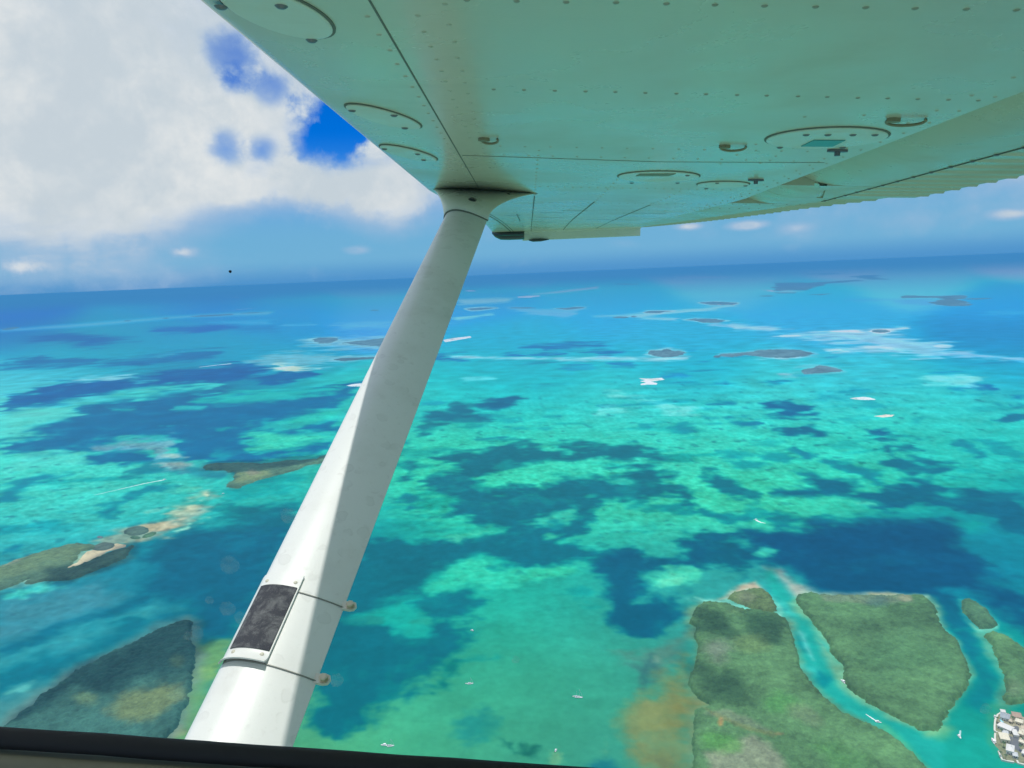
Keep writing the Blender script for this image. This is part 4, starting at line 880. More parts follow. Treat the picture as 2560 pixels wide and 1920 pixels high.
def motorboat(u, v, rz, label, L=9.0, grp=None, top=True, cat="motorboat"):
    t = tag(empty("motorboat", sea_at(u, v), rz), label, cat, grp)
    link("hull", *hull_mesh(L, L * .34, 1.2, .45), M['hull'], t, True)
    c = link("cabin", *cabin_mesh(-L * .12, L * .26, L * .13, 1.0, 2.1, .9), M['hull'], t)
    link("windscreen", *cabin_mesh(-L * .04, L * .20, L * .134, 1.5, 1.95, .7), M['glass'], c)
    if top:
        link("hardtop", *cabin_mesh(-L * .30, L * .06, L * .14, 2.9, 3.05, .1), M['hull'], t)
        for a, b in ((-L * .26, -1), (-L * .26, 1), (L * .0, -1), (L * .0, 1)):
            link("hardtop_post", *tube([(a, b * L * .11, 1.0), (a, b * L * .11, 2.92)], .06, 5), M['spar'], t)
    for b in (-.4, .4): link("outboard_motor", *box(-L / 2 - .7, -L / 2 - .05, b - .25, b + .25, .5, 1.5), M['glass'], t)
    return t
def wake_strip(pts, w0, w1, m, name, label, z=.06, jag=.3, seg=60):
    """foam trail on the water: wide and torn at the start, narrow at the boat"""
    P = np.array([sea_at(*p)[:2] for p in pts])
    base = P[-1].copy()
    tt = np.linspace(0, len(P) - 1, seg)
    xs, ys = np.interp(tt, range(len(P)), P[:, 0]), np.interp(tt, range(len(P)), P[:, 1])
    dx, dy = np.gradient(xs), np.gradient(ys); ln = np.hypot(dx, dy) + 1e-9
    nx_, ny_ = -dy / ln, dx / ln
    V, Fc = [], []
    for i in range(seg):
        x = i / (seg - 1); w = (w0 + (w1 - w0) * x) * (1 + random.uniform(-jag, jag)) / 2
        if i in (0, seg - 1): w *= .2
        V.append((xs[i] + nx_[i] * w - base[0], ys[i] + ny_[i] * w - base[1], 0)); V.append((xs[i] - nx_[i] * w * random.uniform(.7, 1.2) - base[0], ys[i] - ny_[i] * w - base[1], 0))
        if i: a = 2 * i; Fc.append((a - 2, a - 1, a + 1, a))
    o = link(name, V, Fc, m); o.location = (base[0], base[1], -ALT + z)
    tag(o, label, None, None, "stuff"); return o
sailboat(1447, 1744, math.radians(-12), "white two-masted sailboat at anchor off the orange shallows", 13.5, 2)
dinghy(1434, 1741, math.radians(20), "white dinghy moored behind the two-masted sailboat")
sailboat(1176, 1710, math.radians(5), "white single-masted sailboat anchored in open green water, its tender alongside", 10.5)
dinghy(1166, 1709, math.radians(10), "small tender beside the sailboat in open green water", 3.6)
motorboat(960, 1863.5, math.radians(170), "white motorboat moored beside a sailboat just above the window sill", 10.5, "boats lying at anchor")
sailboat(977, 1866, math.radians(8), "small white sailboat moored beside a motorboat just above the window sill", 10.5)
motorboat(1180, 1577, math.radians(150), "small lone white motorboat anchored by the dark weed edge", 7.5, "boats lying at anchor")
motorboat(1390, 1877, math.radians(60), "small white motorboat over a round pale sand patch near the window sill", 7.0, "boats lying at anchor")
motorboat(2196, 1806, math.radians(-28), "white speedboat running down the narrow channel trailing foam", 9.0, "boats under way")
motorboat(2399, 1843, math.radians(-95), "white motorboat under way near the built-up point", 9.0, "boats under way")
motorboat(2107.5, 1704, math.radians(100), "white houseboat beached on the channel sand bar by the heart-shaped island", 13.0, None, True, "houseboat")
motorboat(1889, 1300, math.radians(160), "far white speedboat crossing the dark weed right of the picture's middle", 11.0, "boats under way")
motorboat(412, 1199, math.radians(15), "white speedboat at the head of a long foam trail over the left shallows", 12.0, "boats under way")
motorboat(558, 1234.5, math.radians(30), "tiny white motorboat off the tip of the swept island left of the strut", 9.0, "boats under way")
motorboat(2484, 1853, math.radians(75), "large white motor yacht tied up at the built-up point", 15.0, "boats tied up at the point")
motorboat(2487, 1792, math.radians(60), "small white boat tied up at the upper corner of the built-up point", 8.0, "boats tied up at the point")
wake_strip([(2164, 1785), (2196, 1806)], 1.2, 3.2, M['foam'], "boat_wake", "white foam trail behind the channel speedboat")
wake_strip([(2401, 1826), (2399.5, 1840)], 2.5, 2.0, M['wake'], "boat_wake", "short pale trail behind the motorboat near the point")
wake_strip([(1914, 1308), (1902, 1306), (1890, 1300.5)], 2.5, 7, M['foam'], "boat_wake", "white foam trail of the far speedboat over dark weed")
wake_strip([(235, 1238), (300, 1223), (360, 1209), (411, 1199.5)], 2, 6.5, M['foam'], "boat_wake", "long white foam trail across the left shallows", jag=.4, seg=120)
wake_strip([(498, 918), (540, 913), (580, 909)], 20, 30, M['foam'], "boat_wake", "long white wake on the blue water left of the strut", jag=.5)
wake_strip([(580, 775.5), (612, 772), (638, 770)], 60, 70, M['foam'], "boat_wake", "far white wake streak near the horizon", jag=.5)
wake_strip([(2086, 1574.5), (2098, 1600), (2120, 1650), (2135, 1680)], 1.5, 4.5, M['wake'], "sand_streak", "pale streak of stirred sand in the narrow channel", jag=.5)

# ------------------------------------------------------------------ houses on the point
def wall_mat(name, c): return mat(name, c, .8)
M['wall_w'] = wall_mat("white_wall", (.80, .78, .72)); M['wall_c'] = wall_mat("cream_wall", (.78, .70, .52))
def roof_build(base, dark):
    def f(t, p):
        tc = t.new("ShaderNodeTexCoord"); o = tc.outputs["Object"]
        t.l.new(t.mix(t.ramp(t.noise(o, .5, 5, .65), .4, .75), c4(base), c4(dark)), p.inputs["Base Color"])
    return f
ROOFS = {k: mat("roof_" + k, c, .7, build=roof_build(c, d)) for k, c, d in (("grey", (.38, .42, .44), (.28, .31, .33)), ("brown", (.44, .32, .24), (.33, .24, .18)), ("white", (.76, .73, .69), (.62, .60, .56)), ("cream", (.80, .73, .56), (.62, .55, .42)), ("tan", (.62, .52, .38), (.50, .42, .30)), ("pale_grey", (.62, .63, .62), (.5, .5, .5)))}
M['road'] = mat("asphalt", (.16, .165, .175), .9); M['wallsea'] = mat("seawall_concrete", (.70, .67, .59), .8); M['pool'] = mat("pool_water", (.35, .72, .78), .1)
M['trunk'] = mat("palm_trunk", (.22, .17, .12), .9); M['frond'] = mat("palm_frond", (.05, .11, .035), .7)
TZ = -ALT + 1.45
def town_at(x, y):
    u, v = nat('S', [(x, y)])[0]; g = ground(u, v, TZ); return np.array([g[0], g[1], TZ])
def house(p0, p1, depth, roof, wall, label, hgt=4.5, rise=2.2, hip=.35, chimney=False):
    """p0-p1: the long front edge as seen; depth: metres back from it"""
    A, B = town_at(*p0), town_at(*p1)
    d = B - A; L = float(np.hypot(d[0], d[1])); ang = math.atan2(d[1], d[0])
    t = tag(empty("house", tuple((A + B) / 2 + np.array([-math.sin(ang), math.cos(ang), 0]) * depth / 2), ang), label, "house", "houses on the built-up point")
    link("wall", *box(-L / 2, L / 2, -depth / 2, depth / 2, -1.0, hgt), M[wall], t)
    e = .7; x1, y1, rx = L / 2 + e, depth / 2 + e, L / 2 + e - hip * depth
    V = [(-x1, -y1, hgt - .1), (x1, -y1, hgt - .1), (x1, y1, hgt - .1), (-x1, y1, hgt - .1), (-x1, -y1, hgt + .15), (x1, -y1, hgt + .15), (x1, y1, hgt + .15), (-x1, y1, hgt + .15), (-rx, 0, hgt + rise), (rx, 0, hgt + rise)]
    r = link("roof", V, [(3, 2, 1, 0), (0, 1, 5, 4), (1, 2, 6, 5), (2, 3, 7, 6), (3, 0, 4, 7), (4, 5, 9, 8), (5, 6, 9), (6, 7, 8, 9), (7, 4, 8)], ROOFS[roof], t)
    if chimney: link("chimney", *box(rx * .4, rx * .4 + 1.2, .5, 1.7, hgt, hgt + rise + 1.2), M[wall], r)
    n = max(2, int(L / 4))
    for k in range(n):
        x = -L / 2 + L * (k + .5) / n
        link("window", *box(x - .8, x + .8, -depth / 2 - .06, -depth / 2 + .02, 1.2, 2.8), M['glass'], t)
    link("door", *box(-.6, .6, -depth / 2 - .09, -depth / 2 + .02, -1.0, 1.9), M['trunk'], t) if n % 2 == 0 else None
    return t
house((1060, 745), (1230, 790), 14, "grey", "wall_w", "house with a grey hipped roof at the upper corner of the point", chimney=True)
house((1300, 735), (1470, 765), 13, "brown", "wall_c", "house with a brown hipped roof beside the grey-roofed one")
house((1075, 640), (1160, 655), 7, "white", "wall_w", "small white-roofed house behind the grey-roofed one", 3.8)
house((1220, 815), (1275, 835), 7, "tan", "wall_c", "small tan-roofed house just below the grey-roofed one", 4)
house((1340, 830), (1470, 870), 9, "cream", "wall_c", "cream-roofed house above the curve of the road", 5)
house((1000, 905), (1250, 1015), 12, "white", "wall_w", "long white-roofed house beside the seawall", 5, 1.4, .1)
house((1262, 970), (1320, 1080), 6, "white", "wall_w", "narrow white-roofed annex at the roadside", 4, 1.2)
house((1070, 1170), (1240, 1200), 16, "cream", "wall_c", "large square cream-roofed house in the middle of the point", 5.5)
house((1100, 1055), (1210, 1080), 8, "pale_grey", "wall_w", "pale grey-roofed house behind the large cream-roofed one", 5)
house((1170, 1390), (1310, 1430), 16, "white", "wall_w", "large white-roofed house by the lower seawall", 6, 2.4, .25, True)
house((1300, 1470), (1390, 1490), 9, "pale_grey", "wall_w", "small pale-roofed house right of the large white-roofed one by the seawall", 4)
house((1400, 1060), (1490, 1090), 14, "cream", "wall_c", "cream-roofed house across the road from the seawall house", 5)
house((1410, 1210), (1500, 1250), 13, "cream", "wall_c", "yellowish-roofed house lower down across the road", 5)
house((1460, 1430), (1540, 1460), 10, "white", "wall_w", "white-roofed house at the picture's edge near the lower seawall", 5)
house((1450, 960), (1520, 980), 8, "tan", "wall_c", "tan-roofed house at the picture's edge above the road", 4.5)
def town_strip(name, pts, w, z, m, hgt=None):
    P = [town_at(*p) for p in pts]; rings = []
    for i, p in enumerate(P):
        t = unit((P[min(i + 1, len(P) - 1)] - P[max(i - 1, 0)])[:2]); nn_ = np.array([-t[1], t[0], 0]) * w / 2
        rings.append([p - nn_ + [0, 0, z], p + nn_ + [0, 0, z], p + nn_ - [0, 0, 1.6 if hgt else .2], p - nn_ - [0, 0, 1.6 if hgt else .2]])
    return link(name, *loft(rings), m)
r = town_strip("road", [(1300, 880), (1370, 930), (1375, 1010), (1352, 1100), (1352, 1200), (1375, 1290), (1460, 1350), (1560, 1390)], 7.5, .16, M['road']); tag(r, "asphalt street winding between the roofs", kind="structure")
r = town_strip("road", [(1250, 1060), (1250, 1150), (1265, 1230), (1340, 1290)], 5, .12, M['road']); tag(r, "side lane joining the street", kind="structure")
v, f = loft([[town_at(1360 + 55 * math.cos(a), 915 + 50 * math.sin(a)) + np.array([0, 0, z]) for a in np.linspace(0, 2 * math.pi, 17)[:-1]] for z in (-.2, .14)])
tag(link("road", v, f, M['road']), "round turning place at the head of the street", kind="structure")
for pts, lab in (([(1100, 605), (1010, 660), (965, 760), (955, 870), (955, 960), (1010, 990)], "pale concrete seawall along the channel corner of the point"), ([(1030, 1345), (1065, 1430), (1095, 1505), (1200, 1530), (1320, 1550)], "pale concrete seawall round the lower corner of the point"), ([(1375, 1520), (1400, 1570), (1480, 1590), (1580, 1610)], "pale concrete seawall right of the boat slip"), ([(965, 1010), (960, 1080), (970, 1190)], "short seawall where the motor yacht lies")):
    w = town_strip("seawall", pts, 2.4, .9, M['wallsea'], 1); tag(w, lab, "seawall", "seawalls round the built-up point")
v, f = loft([[town_at(x, y) + np.array([0, 0, z]) for x, y in ((1040, 745), (1075, 750), (1130, 800), (1085, 800))] for z in (-.2, .35)])
tag(link("swimming_pool", v, f, M['pool']), "pale blue swimming pool in front of the grey-roofed house", "pool")
def palm(x, y, label, hgt):
    p = town_at(x, y); t = tag(empty("palm_tree", tuple(p)), label, "palm tree", "palm trees among the roofs")
    link("trunk", *tube([(0, 0, -.5), (.2, 0, hgt * .5), (.1, .1, hgt)], [.25, .18, .14], 6), M['trunk'], t)
    V, Fc = [], []
    for k in range(12):
        a = k * math.pi / 6 + random.uniform(-.2, .2); L = random.uniform(2.2, 3.2); dr = random.uniform(.2, 1.3)
        o = len(V); ca, sa = math.cos(a), math.sin(a)
        for s_i, (rr, zz, ww) in enumerate(((0, 0, .1), (L * .5, .5, .55), (L, .2 - dr, .06))):
            V += [(rr * ca - ww * sa, rr * sa + ww * ca, hgt + zz), (rr * ca + ww * sa, rr * sa - ww * ca, hgt + zz)]
        Fc += [(o, o + 1, o + 3, o + 2), (o + 2, o + 3, o + 5, o + 4)]
    link("crown", V, Fc, M['frond'], t)
for x, y, lab, hh in ((1000, 800, "palm tree in the seawall garden at the upper corner", 8), (1080, 1010, "palm tree between the long white roof and the seawall house", 7), (1120, 1270, "palm tree on the lawn above the lower seawall", 8), (1160, 1500, "palm tree at the lower seawall corner", 7), (1290, 800, "palm tree between the grey and brown roofs", 9), (1430, 1330, "palm tree at the bend of the street", 8), (1060, 1440, "palm tree on the lowest lawn by the water", 7), (1480, 1190, "palm tree between the two cream roofs across the road", 8)):
    palm(x, y, lab, hh)
# ------------------------------------------------------------------ the aeroplane (one thing)
plane = tag(empty("light_aircraft"), "white high-wing light aircraft seen from its own cabin window, wing underside and strut", "aircraft")

def zoff(p, q):
    z = .022 * max(0.0, q - .2)
    if q > 1.6:
        k = ((q - 1.6) / 1.6) ** 2
        z += k * (-.055 + (p + .08) / 1.05 * .064)
    return z
def S(p, q, z=0.0):
    return ORG + c_ * p + s_ * q + n_ * (zoff(p, q) + z)
def PQ(u, v):
    d = ray(u, v); z = 0.0; p = q = 0.0
    for i in range(80):
        t = ((ORG @ n_) + z) / (d @ n_); P = d * t - ORG; p, q = P @ c_, P @ s_
        z = .5 * z + .5 * zoff(min(max(p, -.3), 1.5), min(q, 3.4))
    return p, q
Q_TIP, Q_IN = 3.2, -3.3
Q_FLAP, Q_AIL = -.20, .42
def le(q): return -.165 if q < .2 else -.165 + .085 * (q - .2) / 3.0
def lip(q):
    return float(np.interp(q, [-3.4, -1.35, -.4, .45, 1.6, 3.2], [.862, .868, .90, .928, .90, .86]))
def bound(q):
    return float(np.interp(q, [-3.4, -.9, .26, .45, 1.5, 2.7, 3.2], [1.14, 1.16, 1.205, 1.19, 1.09, .98, .95]))
def te_flap(q): return 1.455 + .02 * (q + .46) / .6
def te_ail(q):
    return float(np.interp(q, [.14, .28, .49, .73, 1.07, 1.42, 1.94, 2.9, 3.2], [1.39, 1.37, 1.33, 1.30, 1.275, 1.24, 1.18, 1.06, 1.0]))
REC = .10

def wing_ring(q):
    L, P = le(q), lip(q)
    th = .19 if q < .2 else .19 - .06 * (q - .2) / 3
    pts = [S(P - (P - L) * k / 7.0, q) for k in range(8)]
    for k in range(1, 8):
        a = math.pi / 2 * k / 7
        pts.append(S(L - .05 * math.sin(a), q, .085 * (1 - math.cos(a))))
    for k in range(1, 9):
        x = k / 8
        pts.append(S(L - .05 + (P - L + .05) * x, q, .085 + (th - .085) * math.sin(min(1, x * 2.4) * math.pi / 2) - max(0, x - .42) * .13))
    pts.append(S(P, q, .0035))
    return pts
qs = list(np.linspace(Q_IN, .2, 15)) + list(np.linspace(.5, Q_TIP, 14))
v, f = loft([wing_ring(q) for q in qs])
wing = link("wing", v, f, M['wing'], plane, smooth=True)
md = wing.modifiers.new("edges", "EDGE_SPLIT"); md.split_angle = math.radians(40)

# flap and aileron: rounded nose tucked behind the lip, smooth skin, then a beaded rear skin
def rear_surface(name, q0, q1, te, period, bead, matl, out_cut=False):
    qv = []
    k0 = math.floor(q0 / period)
    for k in range(k0, int(math.ceil(q1 / period)) + 1):
        for a, b in ((.0, 0), (.40, 0), (.50, 1), (.60, 0)):
            q = (k + a) * period
            if q0 <= q <= q1: qv.append((q, b))
    qv = [(q0, 0)] + qv + [(q1, 0)]
    rings = []
    for q, b in qv:
        L, Bd, T = lip(q), bound(q), te(q)
        nose = min(.19, (Bd - L) * .72)
        rec = REC if nose > .05 else .008
        pts = []
        L += .002
        for k in range(9):
            x = k / 8
            pts.append(S(L + nose * (1 - math.cos(x * math.pi / 2)), q, rec * (1 - math.sin(x * math.pi / 2)) + .0005))
        for k in range(1, 4): pts.append(S(L + nose + (Bd - L - nose) * k / 3, q, .0005))
        pts.append(S(Bd + .0015, q, .0030)); pts.append(S(Bd + .008, q, .0030 - bead * b * .7))
        for k in range(1, 5): pts.append(S(Bd + .008 + (T - Bd - .008) * k / 4, q, .003 + .004 * k / 4 - bead * b))
        pts.append(S(T + .001, q, .011 - bead * b * .5))
        for k in range(1, 7):
            x = k / 6
            pts.append(S(T + (L + .012 - T) * x, q, .012 + x * (.095 - .012)))
        rings.append(pts)
    v, f = loft(rings)
    o = link(name, v, f, matl, plane, smooth=True)
    m = o.modifiers.new("edges", "EDGE_SPLIT"); m.split_angle = math.radians(12)
    return o
flap = rear_surface("flap", Q_IN, Q_FLAP - .003, te_flap, .0935, .0052, M['flap'])
# the outer end of the flap reaches further out behind the aileron's inner corner
flap_corner_q = .14
def corner():
    qv = []; period = .0935
    for k in range(-4, 4):
        for a, b in ((.0, 0), (.40, 0), (.50, 1), (.60, 0)):
            q = (k + a) * period
            if Q_FLAP - .002 < q < flap_corner_q: qv.append((q, b))
    qv = [(Q_FLAP - .002, 0)] + qv + [(flap_corner_q, 0)]
    rings = []
    for q, b in qv:
        Bd, T = bound(q), te_flap(q)
        A = 1.045 + .12 * (q - Q_FLAP) / .34
        pts = [S(A + (Bd - A) * k / 4, q, .0003) for k in range(5)]
        pts.append(S(Bd + .0015, q, .0030)); pts.append(S(Bd + .008, q, .0030 - .0037 * b))
        for k in range(1, 5): pts.append(S(Bd + .008 + (T - Bd - .008) * k / 4, q, .003 + .004 * k / 4 - .0052 * b))
        pts.append(S(T + .001, q, .011 - .0026 * b))
        for k in range(1, 4): pts.append(S(T + (A - T) * k / 3, q, .012 + .028 * k / 3))
        rings.append(pts)
    v, f = loft(rings)
    o = link("flap_corner", v, f, M['flap'], plane, smooth=True)
    m = o.modifiers.new("edges", "EDGE_SPLIT"); m.split_angle = math.radians(12)
corner()
def te_in(q): return te_ail(q) if q > flap_corner_q + .003 else 1.045 + .12 * max(0, q - Q_FLAP) / .34 - .0012
def bound_in(q): return bound(q)
# aileron: inner bay with a rounded nose, then the long outer bay
def aileron(q0, q1, nosed, name, bead):
    qv = []; period = .088
    for k in range(-6, 40):
        for a, b in ((.0, 0), (.30, 0), (.50, 1), (.70, 0)):
            q = (k + a) * period
            if q0 < q < q1: qv.append((q, b))
    qv = [(q0, 0)] + qv + [(q1, 0)]
    rings = []
    for q, b in qv:
        L, Bd, T = lip(q) + .002, bound(q), te_in(q)
        cut = T < Bd + .02
        if cut: Bd = T - .02
        nose, rec = (.17, REC * .85) if nosed else (.02, .004)
        pts = []
        for k in range(9):
            x = k / 8
            pts.append(S(L + nose * (1 - math.cos(x * math.pi / 2)), q, rec * (1 - math.sin(x * math.pi / 2)) + .0005))
        for k in range(1, 4): pts.append(S(L + nose + (Bd - L - nose) * k / 3, q, .0005))
        bb = 0 if cut else b
        pts.append(S(Bd + .0015, q, .0025)); pts.append(S(Bd + .008, q, .0025 - bead * bb * .7))
        for k in range(1, 5): pts.append(S(Bd + .008 + (T - Bd - .008) * k / 4, q, .0025 + .004 * k / 4 - bead * bb))
        pts.append(S(T + .001, q, .010 - bead * bb * .5))
        for k in range(1, 7):
            x = k / 6
            pts.append(S(T + (L + .012 - T) * x, q, .012 + x * (.07 - .012)))
        rings.append(pts)
    v, f = loft(rings)
    o = link(name, v, f, M['flap'], plane, smooth=True)
    m = o.modifiers.new("edges", "EDGE_SPLIT"); m.split_angle = math.radians(12)
    return o
aileron(Q_FLAP + .003, flap_corner_q, True, "aileron_nose", .006)
aileron(flap_corner_q + .0035, Q_AIL - .003, True, "aileron", .005)
aileron(Q_AIL + .003, 3.0, False, "aileron", .0062)
# closing ribs seen in the two gaps behind the lip
for q, rr, ln in ((Q_FLAP, REC, .10), (Q_AIL, REC * .85, .10)):
    L = lip(q)
    v, f = merge(*[([S(L - .004, q + a, .0), S(L + ln, q + a, .0), S(L + ln, q + a, .12), S(L - .004, q + a, .12)], []) for a in (-.002, .002)])
    f = [(0, 1, 2, 3), (4, 7, 6, 5), (0, 4, 5, 1), (1, 5, 6, 2), (2, 6, 7, 3), (3, 7, 4, 0)]
    link("closing_rib", v, f, M['flap'], plane)

# unseen plate added over the flap-aileron gap to stop sun leaking through
v, f = loft([[S(.93, q, .085), S(1.30, q, .050), S(1.30, q, .054), S(.93, q, .090)] for q in (-.32, 0, .24)])
link("gap_light_block", v, f, M['wing'], wing)
# wing tip: drooped edge and the front position light
def tipz(p): return 0.0
rings = []
for p in np.linspace(.12, 1.0, 14):
    r0 = .010 * min(1, (p - .1) / .1)
    rings.append([S(p, Q_TIP - .09, .002), S(p, Q_TIP - .02, -.006), S(p + .003, Q_TIP - .004, -.056), S(p + .003, Q_TIP + .012, -.060), S(p, Q_TIP + .03, -.03), S(p, Q_TIP + .035, .05), S(p, Q_TIP - .09, .06)])
v, f = loft(rings)
tip = link("wing_tip", v, f, M['cover'], plane, smooth=True)
m = tip.modifiers.new("edges", "EDGE_SPLIT"); m.split_angle = math.radians(35)
rings = []
for p, sc, dz in ((-.105, .10, .016), (-.08, .55, .006), (-.04, .9, .0), (.02, 1, 0), (.135, 1, 0)):
    rings.append([S(p, Q_TIP - .08 + .05 * math.cos(a) * sc, -.019 + dz + .038 * math.sin(a) * (sc if math.sin(a) < 0 else 1) * (1.0)) for a in np.linspace(0, 2 * math.pi, 13)[:-1]])
v, f = loft(rings)
lamp = link("tip_light", v, f, M['lens'], plane, smooth=True)
rings = []
for p, sc in ((-.072, .05), (-.045, .5), (-.01, .9), (.03, 1), (.132, 1)):
    rings.append([S(p, Q_TIP - .10 + .03 * math.cos(a), -.030 + .026 * math.sin(a) * sc) for a in np.linspace(0, math.pi, 8)])
v, f = loft(rings); link("lens_cover", v, f, M['green_lens'], lamp, smooth=True)
rings = []
for p, sc in ((-.03, .2), (0, 1), (.06, 1), (.12, .2)):
    rings.append([S(p + .20, Q_TIP - .01 + .02 * math.cos(a) * sc, -.060 + .012 * math.sin(a) * sc) for a in np.linspace(0, 2 * math.pi, 9)[:-1]])
v, f = loft(rings); link("tip_drain", v, f, M['lens'], plane, smooth=True)

# seams: thin raised strips of sealant between skins
def seam(a, b, w=.0022, seg=12, name="skin_seam", zt=.0007):
    (p0, q0), (p1, q1) = a, b
    d = np.array([p1 - p0, q1 - q0]); nrm = np.array([-d[1], d[0]]) / np.linalg.norm(d) * w / 2
    rings = []
    for k in range(seg + 1):
        x = k / seg; p, q = p0 + d[0] * x, q0 + d[1] * x
        rings.append([S(p - nrm[0], q - nrm[1], .001), S(p - nrm[0], q - nrm[1], -zt), S(p + nrm[0], q + nrm[1], -zt), S(p + nrm[0], q + nrm[1], .001)])
    v, f = loft(rings)
    return link(name, v, f, M['seam'], wing)
seam((0, -3.2), (0, .02), .0024)
seam((.006, -.66), (.47, -.615), .0028); seam((.47, -.613), (.86, -.65), .0016)
seam(PQ(1292, 535), PQ(1300, 553), .006); 
seam((.185, .25), (.185, 3.1), .0045, name="tip_seam")
seam((.42, .5), (.42, 3.1), .006); seam((.655, .6), (.655, 3.0), .006)
seam((-.115, .75), (.04, 3.15), .010)
seam((-.09, .75), (.06, 3.15), .006)
for (a, b) in (((.03, 1.6), (.12, 1.62)), ((.22, 1.3), (.34, 1.28)), ((.22, 1.75), (.36, 1.75)), ((.2, 2.2), (.33, 2.2)), ((.32, 1.1), (.44, 1.08)), ((.02, 2.5), (.14, 2.5)), ((.2, 2.75), (.42, 2.72)), ((.5, 1.9), (.75, 1.85)), ((.62, 1.2), (.82, 1.15)), ((.66, 2.5), (.84, 2.45))):
    seam(a, b, .012, 2, name="paint_scuff", zt=.0004)

for q0, q1 in ((-3.2, -1.6), (-1.6, -.9), (-.9, -.2), (-.2, .26)): seam((bound(q0) + .0035, q0), (bound(q1) + .0035, q1), .0045, 8, name="skin_edge", zt=.0012)
# rivets: small domes, each one an object that shares one mesh
def dome_mesh(name, r, h, m, k=8):
    V = [(r * math.cos(2 * math.pi * j / k), r * math.sin(2 * math.pi * j / k), 0) for j in range(k)]
    V += [(.6 * r * math.cos(2 * math.pi * j / k), .6 * r * math.sin(2 * math.pi * j / k), h * .8) for j in range(k)]
    V.append((0, 0, h))
    Fc = [(j, (j + 1) % k, k + (j + 1) % k, k + j) for j in range(k)] + [(k + j, k + (j + 1) % k, 2 * k) for j in range(k)]
    me = bpy.data.meshes.new(name); me.from_pydata(V, [], Fc); me.update(); me.materials.append(m)
    me.polygons.foreach_set("use_smooth", [True] * len(me.polygons))
    return me
ROT = Matrix(((c_[0], -s_[0], -n_[0]), (c_[1], -s_[1], -n_[1]), (c_[2], -s_[2], -n_[2])))   # z of the part points down out of the skin
def put(name, me, p, q, parent, z=0.0, sc=1.0, rz=0.0):
    o = bpy.data.objects.new(name, me); COL.objects.link(o); o.parent = parent
    m = (ROT @ Matrix.Rotation(rz, 3, 'Z')).to_4x4(); m.translation = Vector(S(p, q, z))
    o.matrix_local = m @ Matrix.Scale(sc, 4)
    return o
me_riv = dome_mesh("rivet", .0042, .0016, M['rivet'])
me_scr = dome_mesh("screw", .0072, .003, M['screw'], 10)
me_drk = dome_mesh("screw_dark", .0072, .003, M['lens'], 10)
me_rivd = dome_mesh("rivet_dark", .0044, .0018, M['rivetd'])
riv = []
for q in np.arange(-1.6, .25, .0935): riv.append((bound(q) + .003, q + .0467, 2))
def row(a, b, n, dark=False, jit=.001):
    for k in range(n):
        x = k / max(1, n - 1)
        riv.append((a[0] + (b[0] - a[0]) * x + random.uniform(-jit, jit), a[1] + (b[1] - a[1]) * x + random.uniform(-jit, jit), dark))
row((.10, -1.672), (.75, -1.664), 14, True)
row((.11, -1.305), (.84, -1.285), 17, True)
row((.10, -.80), (.82, -.80), 14)
row((.05, -.675), (.84, -.665), 15)
row((-.012, -1.68), (-.012, -.20), 25); row((.042, -1.68), (.042, -.9), 15); row((.075, -1.66), (.060, -.7), 16)
row((.20, -.045), (.80, -.055), 24); row((.22, .60), (.86, .50), 22)
row((.185, -.75), (.185, .2), 14); row((.42, -.25), (.42, .48), 10); row((.655, .02), (.655, .6), 8)
row((.845, -1.5), (.875, -.45), 12); row((.80, -1.62), (.855, -.30), 14); row((.88, -.35), (.90, .9), 14, True); row((.86, -.2), (.88, 1.2), 12)
row((.72, -1.17), (.72, -.62), 6); row((.63, -1.15), (.63, -.60), 5)
row((.95, .47), (1.19, .42), 6, True); row((.93, .75), (1.12, .70), 6, True)
row((.35, 1.0), (.85, .95), 8); row((.3, 1.5), (.8, 1.45), 7); row((.22, 2.0), (.7, 2.0), 6)
row((.72, .55), (.72, 1.3), 6); row((.93, -1.55), (.95, -1.0), 0); row((1.0, -1.1), (1.09, -1.12), 3)
row((-.155, -1.5), (-.155, -.1), 8)
for q in np.arange(.5, 3.0, .10): riv.append((bound(q) - .012, q, True))
for p, q, dk in riv[:298]:
    if dk == 2: put("screw", me_scr, p, q, flap, -.001, .9)
    else: put("rivet", me_rivd if dk else me_riv, p, q, wing, 0.0, .85)

